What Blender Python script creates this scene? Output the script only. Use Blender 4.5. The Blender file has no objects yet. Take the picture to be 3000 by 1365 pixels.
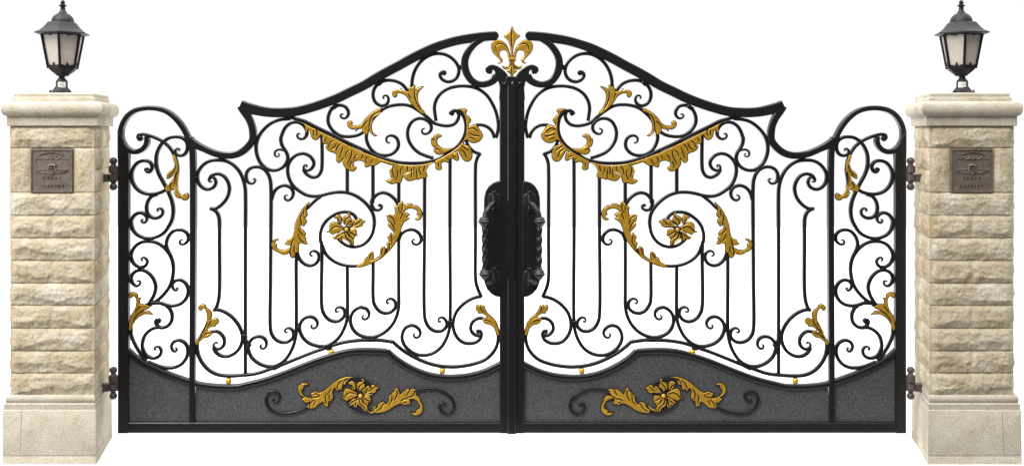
import bpy, bmesh, math, random
from mathutils import Vector, noise, Matrix
from mathutils.geometry import tessellate_polygon

# ------------------------------------------------------------------ basics
SC = bpy.context.scene
COL = SC.collection
CAM_D = 6.024                 # camera to gate plane, metres
FPX = 3012.0                  # focal length in photo pixels
HOR = 385.0                   # eye level row in the photo
PX = CAM_D / FPX              # metres per pixel on the gate plane
ZC = 975 * (CAM_D - .262) / FPX   # eye height
D2R = math.radians
MIR = 1                       # +1 left half, -1 mirrored right half


def M(p, y, base=0.0):
    d = (CAM_D + base) / FPX
    return (MIR * (p[0] - 1500) * d, y, ZC - (p[1] - HOR) * d)


REG = {'A': (340, 280, 2.93), 'B': (340, 640, 2.93), 'C': (340, 900, 2.93), 'D': (700, 60, 2.93),
       'E': (1100, 60, 2.93), 'F': (700, 360, 2.93), 'G': (1100, 360, 2.93), 'H': (700, 680, 2.93),
       'I': (1100, 680, 2.93), 'J': (700, 960, 3.4475), 'K': (1100, 960, 3.4475),
       'z1': (880, 350, 7.326), 'z2': (1100, 440, 9.765), 'z3': (1250, 300, 6.511), 'z4': (1000, 230, 6.169),
       'z5': (370, 840, 6.511), 'z6': (470, 440, 7.32), 'z7': (1380, 870, 9.02), 'y7': (780, 560, 5.857),
       'y8': (1040, 580, 5.58), 'p1': (860, 1080, 7.815), 'p2': (1000, 1080, 7.812), 'fl': (1400, 60, 5.327),
       'ro': (930, 600, 8.37), 'ha': (1380, 500, 3.083), 'hi': (280, 450, 9.76), 'pq': (70, 420, 7.32)}


def q(r, *pts):
    ox, oy, s = REG[r]
    return [(ox + a / s, oy + b / s) for a, b in pts]


# ------------------------------------------------------------------ materials
def new_mat(name):
    m = bpy.data.materials.new(name)
    m.use_nodes = True
    nt = m.node_tree
    b = nt.nodes['Principled BSDF']
    return m, nt, b


def nd(nt, t, **kw):
    n = nt.nodes.new(t)
    for k, v in kw.items():
        setattr(n, k, v)
    return n


def ramp(nt, stops):
    r = nd(nt, 'ShaderNodeValToRGB')
    e = r.color_ramp.elements
    while len(e) > 1:
        e.remove(e[-1])
    e[0].position = stops[0][0]
    e[0].color = (*stops[0][1], 1)
    for p, c in stops[1:]:
        x = e.new(p)
        x.color = (*c, 1)
    return r


def noise_tex(nt, scale, detail=4, rough=.6):
    tc = nd(nt, 'ShaderNodeTexCoord')
    n = nd(nt, 'ShaderNodeTexNoise')
    n.inputs['Scale'].default_value = scale
    n.inputs['Detail'].default_value = detail
    n.inputs['Roughness'].default_value = rough
    nt.links.new(tc.outputs['Object'], n.inputs['Vector'])
    return n


def mat_iron(name, col=(.0075, .0075, .0085), rough=.27, spec=.36, bump=.03):
    m, nt, b = new_mat(name)
    n = noise_tex(nt, 60, 3)
    r = ramp(nt, [(.3, tuple(c * .82 for c in col)), (.7, tuple(c * 1.18 for c in col))])
    nt.links.new(n.outputs['Fac'], r.inputs['Fac'])
    nt.links.new(r.outputs['Color'], b.inputs['Base Color'])
    b.inputs['Roughness'].default_value = rough
    b.inputs['Specular IOR Level'].default_value = spec
    n2 = noise_tex(nt, 400, 2)
    bp = nd(nt, 'ShaderNodeBump')
    bp.inputs['Strength'].default_value = bump
    bp.inputs['Distance'].default_value = .0006
    nt.links.new(n2.outputs['Fac'], bp.inputs['Height'])
    nt.links.new(bp.outputs['Normal'], b.inputs['Normal'])
    return m


def mat_gold(name, lift=1.0):
    m, nt, b = new_mat(name)
    n = noise_tex(nt, 45, 4)
    r = ramp(nt, [(.3, (.36 * lift, .198 * lift, .014 * lift)), (.55, (.475 * lift, .265 * lift, .019 * lift)),
                  (.75, (.57 * lift, .325 * lift, .032 * lift))])
    nt.links.new(n.outputs['Fac'], r.inputs['Fac'])
    nt.links.new(r.outputs['Color'], b.inputs['Base Color'])
    b.inputs['Metallic'].default_value = .35
    b.inputs['Roughness'].default_value = .28
    n2 = noise_tex(nt, 250, 3)
    bp = nd(nt, 'ShaderNodeBump')
    bp.inputs['Strength'].default_value = .25
    bp.inputs['Distance'].default_value = .001
    nt.links.new(n2.outputs['Fac'], bp.inputs['Height'])
    nt.links.new(bp.outputs['Normal'], b.inputs['Normal'])
    return m


def mat_panel():
    m, nt, b = new_mat('speckled grey sheet metal')
    n = noise_tex(nt, 195, 3, .75)
    r = ramp(nt, [(.32, (.018, .018, .020)), (.5, (.056, .056, .059)), (.68, (.12, .119, .124))])
    nt.links.new(n.outputs['Fac'], r.inputs['Fac'])
    nt.links.new(r.outputs['Color'], b.inputs['Base Color'])
    b.inputs['Roughness'].default_value = .7
    b.inputs['Specular IOR Level'].default_value = .2
    bp = nd(nt, 'ShaderNodeBump')
    bp.inputs['Strength'].default_value = .5
    bp.inputs['Distance'].default_value = .001
    nt.links.new(n.outputs['Fac'], bp.inputs['Height'])
    nt.links.new(bp.outputs['Normal'], b.inputs['Normal'])
    return m


def mat_stone(name, cols, speck=.35, bumpd=.004, seed=0.0, stain=.5):
    m, nt, b = new_mat(name)
    L = nt.links
    tc = nd(nt, 'ShaderNodeTexCoord')
    mp = nd(nt, 'ShaderNodeMapping')
    mp.inputs['Location'].default_value = (seed, seed * .7, seed * 1.3)
    L.new(tc.outputs['Object'], mp.inputs['Vector'])

    def nz(scale, detail, rough):
        n = nd(nt, 'ShaderNodeTexNoise')
        n.inputs['Scale'].default_value = scale
        n.inputs['Detail'].default_value = detail
        n.inputs['Roughness'].default_value = rough
        L.new(mp.outputs['Vector'], n.inputs['Vector'])
        return n
    big = nz(7, 6, .65)
    r = ramp(nt, [(.28, cols[0]), (.45, cols[1]), (.58, cols[2]), (.74, cols[3])])
    L.new(big.outputs['Fac'], r.inputs['Fac'])
    # ochre stains
    st = nz(4.3, 5, .7)
    sr = ramp(nt, [(.56, (0, 0, 0)), (.76, (stain, stain, stain))])
    L.new(st.outputs['Fac'], sr.inputs['Fac'])
    mx = nd(nt, 'ShaderNodeMix', data_type='RGBA', blend_type='MIX')
    L.new(sr.outputs['Color'], mx.inputs['Factor'])
    L.new(r.outputs['Color'], mx.inputs[6])
    mx.inputs[7].default_value = (.42, .285, .13, 1)
    # grain specks
    sp = nz(105, 4, .78)
    spr = ramp(nt, [(.3, (1 - speck, 1 - speck * 1.05, 1 - speck * 1.12)), (.46, (.95, .95, .95)), (.7, (1.12, 1.12, 1.13))])
    L.new(sp.outputs['Fac'], spr.inputs['Fac'])
    m2 = nd(nt, 'ShaderNodeMix', data_type='RGBA', blend_type='MULTIPLY')
    m2.inputs['Factor'].default_value = 1
    L.new(mx.outputs[2], m2.inputs[6])
    L.new(spr.outputs['Color'], m2.inputs[7])
    L.new(m2.outputs[2], b.inputs['Base Color'])
    b.inputs['Roughness'].default_value = .9
    b.inputs['Specular IOR Level'].default_value = .15
    md = nz(60, 6, .75)
    add = nd(nt, 'ShaderNodeMath', operation='ADD')
    L.new(md.outputs['Fac'], add.inputs[0])
    L.new(sp.outputs['Fac'], add.inputs[1])
    bp = nd(nt, 'ShaderNodeBump')
    bp.inputs['Strength'].default_value = .7
    bp.inputs['Distance'].default_value = bumpd
    L.new(add.outputs[0], bp.inputs['Height'])
    L.new(bp.outputs['Normal'], b.inputs['Normal'])
    return m


IRON = mat_iron('black painted wrought iron')
FRAME = mat_iron('black painted steel frame', (.0078, .0078, .0088), .27, .4, .03)
DARK = mat_iron('dark patina and painted shade', (.006, .005, .004), .6, .2)  # on the gilded leaves this colour paints crease and edge shade
HANDLE = mat_iron('blackened handle iron', (.011, .011, .015), .28, .55, .03)
HINGE = mat_iron('weathered hinge iron', (.075, .058, .058), .36, .5)
LAMP = mat_iron('weathered lantern metal', (.016, .013, .017), .5, .34, .5)
LAMPD = mat_iron('dark lantern metal', (.008, .006, .008), .5, .22, .4)
GOLD = mat_gold('antique gold paint')
BRASS = mat_gold('bright gold stud', 1.3)
PANEL = mat_panel()
STONE = mat_stone('split face sandstone', [(.40, .33, .215), (.50, .425, .30), (.585, .52, .40), (.65, .60, .52)], .55, .006, 0, .8)
STONE2 = mat_stone('warm split face sandstone', [(.39, .315, .195), (.485, .40, .27), (.55, .475, .345), (.61, .55, .45)], .55, .006, 5.2, .8)
SMOOTH = mat_stone('sawn pale sandstone', [(.40, .35, .26), (.48, .43, .34), (.52, .475, .39), (.57, .525, .45)], .5, .003, 2.1, .45)


def mat_bronze(name='weathered bronze plaque', k=1.0):
    m, nt, b = new_mat(name)
    n = noise_tex(nt, 30, 6, .7)
    r = ramp(nt, [(.3, (.085 * k, .062 * k, .040 * k)), (.5, (.135 * k, .105 * k, .082 * k)), (.7, (.185 * k, .150 * k, .125 * k))])
    nt.links.new(n.outputs['Fac'], r.inputs['Fac'])
    nt.links.new(r.outputs['Color'], b.inputs['Base Color'])
    b.inputs['Roughness'].default_value = .6
    b.inputs['Metallic'].default_value = .2
    n2 = noise_tex(nt, 220, 4, .7)
    bp = nd(nt, 'ShaderNodeBump')
    bp.inputs['Strength'].default_value = .6
    bp.inputs['Distance'].default_value = .002
    nt.links.new(n2.outputs['Fac'], bp.inputs['Height'])
    nt.links.new(bp.outputs['Normal'], b.inputs['Normal'])
    return m


def mat_glass():
    m, nt, b = new_mat('frosted lantern glass')
    n = noise_tex(nt, 9, 3)
    r = ramp(nt, [(.3, (.40, .355, .30)), (.7, (.50, .455, .40))])
    nt.links.new(n.outputs['Fac'], r.inputs['Fac'])
    nt.links.new(r.outputs['Color'], b.inputs['Base Color'])
    b.inputs['Roughness'].default_value = .35
    b.inputs['Specular IOR Level'].default_value = .4
    return m


def mat_plain(name, col, rough=.5):
    m, nt, b = new_mat(name)
    n = noise_tex(nt, 80, 3)
    r = ramp(nt, [(.3, tuple(c * .9 for c in col)), (.7, tuple(min(1, c * 1.08) for c in col))])
    nt.links.new(n.outputs['Fac'], r.inputs['Fac'])
    nt.links.new(r.outputs['Color'], b.inputs['Base Color'])
    b.inputs['Roughness'].default_value = rough
    return m


JOINT = mat_plain('old mortar', (.27, .23, .16), .95)
BRONZE = mat_bronze()
BRONZEHI = mat_bronze('bronze worn bright on the relief', 1.4)
GLASS = mat_glass()
STICKER = mat_plain('pale sticker', (.72, .72, .66))
PRINT = mat_plain('sticker print', (.20, .20, .18))


# ------------------------------------------------------------------ mesh builder
class MB:
    def __init__(s):
        s.v, s.f, s.m, s.mats = [], [], [], []

    def mi(s, mat):
        if mat not in s.mats:
            s.mats.append(mat)
        return s.mats.index(mat)

    def add(s, vs, fs, mat):
        o = len(s.v)
        k = s.mi(mat)
        s.v += [tuple(v) for v in vs]
        for f in fs:
            s.f.append(tuple(i + o for i in f))
            s.m.append(k)

    def build(s, name, parent=None, smooth=None, loc=None):
        me = bpy.data.meshes.new(name)
        off = Vector(loc) if loc is not None else (root_loc(parent) if parent else Vector((0, 0, 0)))
        me.from_pydata([Vector(v) - off for v in s.v], [], s.f)
        for m in s.mats:
            me.materials.append(m)
        me.polygons.foreach_set('material_index', s.m)
        bm = bmesh.new()
        bm.from_mesh(me)
        bmesh.ops.recalc_face_normals(bm, faces=bm.faces)
        bm.to_mesh(me)
        bm.free()
        if smooth:
            me.polygons.foreach_set('use_smooth', [True] * len(me.polygons))
            me.set_sharp_from_angle(angle=D2R(smooth))
        o = bpy.data.objects.new(name, me)
        COL.objects.link(o)
        if parent:
            o.parent = parent
        elif loc is not None:
            o.location = loc
        return o


def root_loc(p):
    while p.parent:
        p = p.parent
    return Vector(p.location)


def thing(name, label, cat, loc, group=None):
    o = bpy.data.objects.new(name, None)
    COL.objects.link(o)
    o.location = loc
    o.empty_display_size = .1
    o['label'] = label
    o['category'] = cat
    o['kind'] = 'thing'
    if group:
        o['group'] = group
    return o


def catmull(pts, step=3.0, closed=False):
    P = [Vector(p) for p in pts]
    n = len(P)
    out = []
    par = []
    rng = range(n if closed else n - 1)
    for i in rng:
        p1, p2 = P[i], P[(i + 1) % n]
        p0 = P[i - 1] if (i > 0 or closed) else p1 * 2 - p2
        p3 = P[(i + 2) % n] if (i + 2 < n or closed) else p2 * 2 - p1
        a = max((p1 - p0).length, 1e-4) ** .5
        b = max((p2 - p1).length, 1e-4) ** .5
        c = max((p3 - p2).length, 1e-4) ** .5
        t0, t1, t2, t3 = 0, a, a + b, a + b + c
        k = max(1, int((p2 - p1).length / step))
        for j in range(k):
            t = t1 + (t2 - t1) * j / k
            A1 = p0 * ((t1 - t) / (t1 - t0)) + p1 * ((t - t0) / (t1 - t0))
            A2 = p1 * ((t2 - t) / (t2 - t1)) + p2 * ((t - t1) / (t2 - t1))
            A3 = p2 * ((t3 - t) / (t3 - t2)) + p3 * ((t - t2) / (t3 - t2))
            B1 = A1 * ((t2 - t) / (t2 - t0)) + A2 * ((t - t0) / (t2 - t0))
            B2 = A2 * ((t3 - t) / (t3 - t1)) + A3 * ((t - t1) / (t3 - t1))
            out.append(B1 * ((t2 - t) / (t2 - t1)) + B2 * ((t - t1) / (t2 - t1)))
            par.append(i + j / k)
    if not closed:
        out.append(P[-1].copy())
        par.append(n - 1)
    return out, par


JIT = [0]


def jit():
    JIT[0] = (JIT[0] + 1) % 17
    return JIT[0] * .00017


def stroke(mb, pts, w=10.3, yf=-.009, yb=.009, mat=None, t=(1, 1), bev=.48, bmax=2.6, taper=55, step=3.0, base=0.0, jitter=True):
    """flat bar that follows a curve in the gate's plane; w may be a list, one width per point"""
    mat = mat or IRON
    P, par = catmull(pts, step)
    n = len(P)
    L = [0]
    for i in range(1, n):
        L.append(L[-1] + (P[i] - P[i - 1]).length)
    j = jit() if jitter else 0
    vs, fs = [], []
    for i in range(n):
        if isinstance(w, (list, tuple)):
            k = min(int(par[i]), len(w) - 2)
            fr = par[i] - k
            ww = w[k] * (1 - fr) + w[k + 1] * fr
        else:
            ww = w
        tp = min(taper, L[-1] * .6)
        if t[0] < 1:
            ww *= t[0] + (1 - t[0]) * min(1, L[i] / tp) ** .8
        if t[1] < 1:
            ww *= t[1] + (1 - t[1]) * min(1, (L[-1] - L[i]) / tp) ** .8
        d = P[min(i + 1, n - 1)] - P[max(i - 1, 0)]
        if d.length < 1e-6:
            d = Vector((1, 0))
        d.normalize()
        nn = Vector((-d.y, d.x))
        h = ww / 2
        b = min(h * bev, bmax)
        bd = b * PX
        a0, a1 = yf - j, yb + j
        pr = [(h, a1), (h, a0 + bd), (h - b * .28, a0 + bd * .42), (h - b, a0), (-h + b, a0), (-h + b * .28, a0 + bd * .42), (-h, a0 + bd), (-h, a1)]
        for u, y in pr:
            pp = P[i] + nn * u
            vs.append(M(pp, y, base))
    K = 8
    for i in range(n - 1):
        for k in range(K):
            a = i * K + k
            b_ = i * K + (k + 1) % K
            fs.append((a, b_, b_ + K, a + K))
    fs.append(tuple(range(K)))
    fs.append(tuple(range((n - 1) * K, n * K)))
    mb.add(vs, fs, mat)


def disc(mb, c, r, yf=-.0095, yb=.0095, mat=None, n=20):
    mat = mat or IRON
    j = jit()
    vs, fs = [], []
    b = min(r * .4, 2.6)
    for rr, y in ((r, yb + j), (r, yf - j + b * PX), (r - b * .32, yf - j + b * .32 * PX), (r - b, yf - j)):
        for k in range(n):
            a = 2 * math.pi * k / n
            vs.append(M((c[0] + rr * math.cos(a), c[1] + rr * math.sin(a)), y))
    for i in range(3):
        for k in range(n):
            fs.append((i * n + k, i * n + (k + 1) % n, (i + 1) * n + (k + 1) % n, (i + 1) * n + k))
    fs.append(tuple(range(n)))
    fs.append(tuple(range(3 * n, 4 * n)))
    mb.add(vs, fs, mat)


def plate(mb, pts, yf, yb, mat, bev=1.0, grow=0.0, smooth=True, step=2.5, base=0.0, dome=0.0):
    """solid plate with a bevelled front edge cut to a closed outline"""
    P = catmull(pts, step, True)[0] if smooth else [Vector(p) for p in pts]
    n = len(P)
    area = sum(P[i].x * P[(i + 1) % n].y - P[(i + 1) % n].x * P[i].y for i in range(n))
    if area < 0:
        P.reverse()
    nr = []
    for i in range(n):
        e1 = (P[i] - P[i - 1])
        e2 = (P[(i + 1) % n] - P[i])
        if e1.length < 1e-6: e1 = e2
        if e2.length < 1e-6: e2 = e1
        n1 = Vector((e1.y, -e1.x)).normalized()
        n2 = Vector((e2.y, -e2.x)).normalized()
        m = n1 + n2
        if m.length < .3:
            m = n1
        m.normalize()
        c = max(.55, m.dot(n1))
        nr.append(m / c)
    O = [P[i] + nr[i] * grow for i in range(n)]
    I = [P[i] + nr[i] * (grow - bev) for i in range(n)]
    d = (CAM_D + base) / FPX
    rings = [(O, yb), (O, yf + bev * d), ([O[i] * .72 + I[i] * .28 for i in range(n)], yf + bev * d * .42), (I, yf)] if bev > 0 else [(O, yb), (O, yf)]
    vs, fs = [], []
    for R, y in rings:
        vs += [M(p, y, base) for p in R]
    for r in range(len(rings) - 1):
        for i in range(n):
            k = (i + 1) % n
            fs.append((r * n + i, r * n + k, (r + 1) * n + k, (r + 1) * n + i))
    for ri in (0, len(rings) - 1):
        tr = tessellate_polygon([[Vector((p.x, p.y, 0)) for p in rings[ri][0]]])
        for a in tr:
            fs.append(tuple(ri * n + i for i in a))
    mb.add(vs, fs, mat)


def sphere(mb, c, r, mat, nu=20, nv=12, sy=1.0, sz=1.0):
    vs, fs = [], []
    for i in range(nv + 1):
        th = math.pi * i / nv
        for k in range(nu):
            a = 2 * math.pi * k / nu
            vs.append((c[0] + r * math.sin(th) * math.cos(a), c[1] + r * sy * math.sin(th) * math.sin(a), c[2] + r * sz * math.cos(th)))
    for i in range(nv):
        for k in range(nu):
            fs.append((i * nu + k, i * nu + (k + 1) % nu, (i + 1) * nu + (k + 1) % nu, (i + 1) * nu + k))
    mb.add(vs, fs, mat)


def lathe(mb, c, prof, mat, n=28, rot=0.0, rfun=None, capb=True, capt=True, sx=1, skew=None):
    """prof = [(radius, z)...] around the vertical axis through c=(x,y)"""
    vs, fs = [], []
    for r, z in prof:
        for k in range(n):
            a = rot + 2 * math.pi * k / n
            rr = r * (rfun(a, z) if rfun else 1)
            vs.append((c[0] + sx * rr * math.sin(a), c[1] - rr * math.cos(a), z))
    for i in range(len(prof) - 1):
        for k in range(n):
            fs.append((i * n + k, i * n + (k + 1) % n, (i + 1) * n + (k + 1) % n, (i + 1) * n + k))
    if capb: fs.append(tuple(range(n)))
    if capt: fs.append(tuple(range((len(prof) - 1) * n, len(prof) * n)))
    mb.add(vs, fs, mat)


def tube(mb, pts, rad, mat, n=14, sq=False, twist=0.0):
    """3-D tube through points; square section with a twist (radians over the whole length) if sq"""
    P, par = catmull(pts, .006)
    m = len(P)
    vs, fs = [], []
    up = None
    for i in range(m):
        d = (P[min(i + 1, m - 1)] - P[max(i - 1, 0)]).normalized()
        if up is None:
            up = Vector((0, -1, 0)) if abs(d.y) < .9 else Vector((1, 0, 0))
        up = (up - d * up.dot(d)).normalized()
        s = d.cross(up)
        r = rad
        if isinstance(rad, (list, tuple)):
            k = min(int(par[i]), len(rad) - 2)
            fr = par[i] - k
            r = rad[k] * (1 - fr) + rad[k + 1] * fr
        tw = twist * i / (m - 1)
        for k in range(n):
            a = 2 * math.pi * k / n
            rr = r
            if sq:
                rr = r / max(abs(math.cos(a)), abs(math.sin(a))) ** .85
            b = a + tw
            vs.append(P[i] + (up * math.cos(b) + s * math.sin(b)) * rr)
    for i in range(m - 1):
        for k in range(n):
            fs.append((i * n + k, i * n + (k + 1) % n, (i + 1) * n + (k + 1) % n, (i + 1) * n + k))
    fs.append(tuple(range(n)))
    fs.append(tuple(range((m - 1) * n, m * n)))
    mb.add(vs, fs, mat)


def box(mb, a, b, mat):
    x0, y0, z0 = a
    x1, y1, z1 = b
    vs = [(x0, y0, z0), (x1, y0, z0), (x1, y1, z0), (x0, y1, z0), (x0, y0, z1), (x1, y0, z1), (x1, y1, z1), (x0, y1, z1)]
    mb.add(vs, [(0, 1, 2, 3), (4, 5, 6, 7), (0, 1, 5, 4), (1, 2, 6, 5), (2, 3, 7, 6), (3, 0, 4, 7)], mat)


# ------------------------------------------------------------------ gate leaf
FY = -.020                                        # front of the frame
LEAF_LABEL = {1: 'left black wrought iron gate leaf with gilded leaves and the central gold fleur-de-lis',
              -1: 'right black wrought iron gate leaf with gilded leaves, hung on the right stone pillar'}


def build_leaf(side):
    global MIR
    MIR = side
    base = M((347.5, 1265.5), 0)
    root = thing('gate_leaf', LEAF_LABEL[side], 'gate', base, 'wrought iron gate leaves')

    def part(name, mb, parent=None, smooth=None):
        return mb.build(name, parent or root, smooth)

    def bar(name, *strokes, **kw):
        mb = MB()
        for s in strokes:
            pts, opt = s if isinstance(s, tuple) else (s, {})
            o = dict(kw)
            o.update(opt)
            dd = o.pop('disc', None)
            stroke(mb, pts, **o)
            if dd:
                disc(mb, *dd)
        return part(name, mb)

    def tie(r, a, b, w):
        mb = MB()
        stroke(mb, q(r, a, b), w=w / REG[r][2], yf=-.0087, yb=.0087, bmax=1.6, bev=.3)
        part('collar', mb)

    FR = dict(yf=FY, yb=.020, mat=FRAME, bmax=3.4)
    # ---- frame
    bar('outer_stile', [(363.4, 1265.5), (363.4, 436)], w=31.6, **FR)
    bar('bottom_rail', [(379, 1249.6), (1463.8, 1249.6)], w=31.8, **FR)
    bar('inner_stile', [(564.2, 1234), (564.2, 436), (562, 424), (556, 405)], w=[17, 17, 18, 22], **FR)
    bar('meeting_stile', [(1479, 1265.5), (1479, 262)], w=31, **FR)
    wA = [x / 2.93 for x in (30, 42, 42, 43, 46, 46, 44, 43, 43, 43, 43, 43, 43, 43, 43, 44, 45, 46, 48)]
    bar('frame_arch', q('A', (262, 352), (268, 385), (258, 428), (222, 468), (165, 484), (108, 464), (66, 418), (45, 365), (43, 320), (49, 278), (72, 222),
                        (112, 168), (170, 130), (235, 113), (300, 109), (375, 118), (440, 141), (505, 190), (560, 253)) + q('A', (600, 320), (636, 400)),
        w=wA + [45 / 2.93, 50 / 2.93], **FR)
    bar('frame_dip', q('A', (622, 372), (690, 424), (765, 462), (870, 503), (980, 515), (1060, 497), (1125, 452)) +
        q('D', (118, 1030), (121, 964), (111, 905), (85, 840), (45, 775), (25, 735)),
        w=[x / 2.93 for x in (60, 62, 56, 58, 60, 62, 62, 60, 60, 58, 62, 72, 80)], **FR)
    bar('top_rail', q('D', (18, 728), (60, 747), (130, 766), (220, 785), (300, 792), (390, 791), (490, 782), (620, 750), (740, 710), (850, 667), (965, 612), (1080, 556), (1172, 500)) +
        q('E', (100, 443), (200, 391), (300, 335), (400, 284), (500, 238), (600, 204), (700, 177), (800, 159), (900, 146), (1000, 137), (1030, 135), (1048, 135), (1058, 135)),
        w=[x / 2.93 for x in (88, 94, 90, 86, 84, 83, 83, 82, 82, 84, 84, 84, 84, 84, 84, 84, 82, 79, 77, 78, 80, 82, 80, 78, 56, 20)], **FR)
    mb = MB()
    plate(mb, q('A', (23, 300), (40, 318), (62, 352), (78, 405), (115, 452), (116, 540), (23, 540)), FY - .0036, .0236, FRAME, 2.4, smooth=False)
    part('stile_head', mb)
    # crown volute beside the meeting stile
    mb = MB()
    stroke(mb, q('E', (925, 160), (850, 208), (795, 275), (769, 340), (768, 400), (785, 460), (830, 522), (890, 549), (950, 548), (1010, 520), (1040, 480)),
           w=[x / 2.93 for x in (46, 54, 60, 63, 65, 65, 61, 56, 58, 62, 70)], **FR)
    plate(mb, q('E', (1000, 458), (978, 463), (955, 454), (943, 432), (949, 408), (970, 391), (1002, 382), (1040, 392), (1080, 415), (1115, 445), (1140, 480),
                (1165, 520), (1165, 700), (1070, 700), (1066, 580), (1050, 522), (1030, 515), (1012, 490), (1026, 455), (1020, 434), (1006, 428), (1003, 445)),
          FY - .0031, .0231, FRAME, 2.2, smooth=True)
    part('crown_scroll', mb)
    # ---- lower rails
    bar('lower_rail', q('C', (95, 362), (165, 425), (250, 480), (350, 528), (450, 572), (560, 612), (640, 640), (700, 658), (800, 673), (930, 681), (1050, 678)) +
        q('J', (100, 567), (220, 538), (330, 505), (480, 450), (630, 390), (780, 332), (920, 286), (1030, 254), (1120, 237), (1250, 228), (1379, 231)) + q('K', (118, 238)),
        dict and (q('K', (116, 232), (200, 305), (300, 372), (410, 428), (525, 470), (620, 489), (700, 498), (820, 497), (950, 482), (1090, 445), (1180, 405), (1275, 358)), {}),
        w=15.2, **{**FR, 'yf': -.0172, 'yb': .0172})
    bar('scroll_rail', q('C', (698, 315), (700, 370), (715, 430), (750, 490), (800, 540), (860, 572), (920, 585), (1000, 587), (1100, 580)) +
        q('J', (130, 469), (200, 455), (330, 411), (450, 366), (600, 305), (750, 246), (870, 205), (1000, 161), (1100, 139), (1200, 128), (1379, 122)) + q('K', (100, 131), (180, 143)),
        q('K', (172, 138), (240, 198), (310, 250), (400, 300), (500, 345), (600, 375), (700, 390), (800, 393), (900, 383), (1000, 362), (1100, 325), (1170, 270), (1215, 205), (1234, 145), (1238, 80), (1225, 30)),
        w=10.3)
    # ---- infill panel sheets (behind the rail)
    top = [(379, 1036)] + q('C', (165, 425), (250, 480), (350, 528), (450, 572), (560, 612)) + [(558, 1118)]
    mb = MB()
    plate(mb, [(378, 1236)] + [(378, 1028)] + q('C', (165, 425), (250, 480), (350, 528), (450, 572), (560, 612), (640, 640)) + [(560, 1236)],
          -.003, .003, PANEL, 0, smooth=False)
    part('infill_panel', mb)
    mb = MB()
    plate(mb, [(568, 1236)] + q('C', (690, 656), (800, 673), (930, 681), (1050, 678)) +
          q('J', (0, 583), (100, 567), (220, 538), (330, 505), (480, 450), (630, 390), (780, 332), (920, 286), (1030, 254), (1120, 237), (1250, 228), (1379, 231)) +
          q('K', (118, 238), (200, 305), (300, 372), (410, 428), (525, 470), (620, 489), (700, 498), (820, 497), (950, 482), (1090, 445), (1180, 405), (1262, 365)) + [(1466, 1236)],
          -.0033, .0033, PANEL, 0, smooth=False)
    part('infill_panel', mb)

    # ---- side bay scrolls
    T2, T1, T0 = dict(t=(.42, .42)), dict(t=(.42, 1)), dict(t=(1, .42))
    bar('scroll', (q('A', (214, 378), (192, 366), (194, 344), (225, 334), (280, 344), (340, 365), (410, 402), (460, 448), (500, 512), (524, 575), (533, 650), (523, 730), (522, 800)),
                   dict(w=[10, 11, 10.5, 10, 9.8, 9.8, 9.6, 9.4, 9, 7, 5, 4, 3], disc=(q('A', (207, 371))[0], 8.2))))
    bar('scroll', (q('A', (540, 478), (546, 463), (531, 455), (513, 470), (511, 494), (535, 514), (566, 516), (595, 500), (612, 465), (613, 420), (598, 388), (558, 362), (505, 356), (455, 367), (408, 400),
                     (374, 445), (350, 505), (344, 560), (350, 620), (370, 680), (400, 735), (430, 790), (458, 850), (480, 910), (490, 965), (490, 1020), (480, 1070), (455, 1120)) +
                   q('B', (418, 117), (378, 146), (330, 165), (280, 172), (225, 162), (175, 135), (145, 98), (130, 50)) +
                   q('A', (131, 1075), (141, 1052), (167, 1022), (210, 1006), (246, 1020), (266, 1050), (262, 1077), (244, 1092), (225, 1086), (219, 1071), (230, 1063)), T2))
    bar('scroll', (q('A', (262, 652), (290, 656), (309, 628), (308, 598), (286, 570), (245, 560), (190, 576), (150, 622), (133, 680), (138, 732), (165, 785), (210, 825), (270, 845), (330, 845), (390, 830), (440, 803)),
                   dict(disc=(q('A', (263, 638))[0], 7.4))))
    bar('scroll', (q('A', (355, 848), (305, 868), (276, 905), (263, 950), (266, 1000), (290, 1036), (330, 1052), (370, 1045), (398, 1020), (401, 990), (385, 970), (365, 970), (355, 985), (366, 996)), T0))
    bar('scroll', (q('B', (230, 366), (219, 351), (228, 335), (250, 339), (268, 365), (262, 395), (235, 415), (200, 417), (160, 395), (137, 360), (130, 320), (141, 275), (175, 230), (225, 203), (280, 197),
                     (345, 208), (400, 240), (440, 282), (475, 340), (490, 400), (492, 455), (480, 530), (455, 592), (420, 640), (370, 690), (310, 730), (262, 768)), T1))
    bar('scroll', (q('B', (574, 186), (556, 185), (546, 205), (560, 222), (585, 220), (612, 198), (621, 165), (610, 130), (580, 106), (540, 98), (495, 108), (457, 145), (436, 190), (433, 240), (450, 285), (478, 338)), T1))
    bar('scroll', (q('B', (178, 542), (194, 533), (208, 547), (200, 570), (175, 580), (146, 560), (131, 522), (141, 480), (170, 453), (215, 443), (260, 456), (302, 492), (330, 540), (341, 590), (332, 640), (308, 690), (285, 725), (262, 752)), T1))
    bar('scroll', (q('B', (518, 590), (530, 602), (519, 619), (500, 612), (485, 585), (490, 555), (511, 535), (545, 527), (585, 545), (612, 583), (620, 625), (605, 680), (565, 725), (515, 745), (460, 748), (410, 736), (365, 723), (310, 726), (272, 744)), T1))
    bar('scroll', (q('B', (300, 730), (370, 725), (420, 740), (460, 775), (481, 825), (476, 880), (445, 920), (400, 937), (365, 927), (345, 905), (341, 882), (352, 866)),
                   dict(disc=(q('B', (363, 878))[0], 8.6))),
        (q('B', (405, 936), (340, 936), (290, 960), (250, 1000), (230, 1050)) + q('C', (226, 340), (241, 385), (270, 420), (310, 435), (350, 430), (380, 405), (388, 375), (375, 345), (350, 335), (331, 348), (334, 364), (347, 362)), T0))
    bar('scroll', q('C', (122, 150), (130, 195), (134, 245), (150, 292), (180, 350), (220, 410), (262, 455)), w=9)
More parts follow.
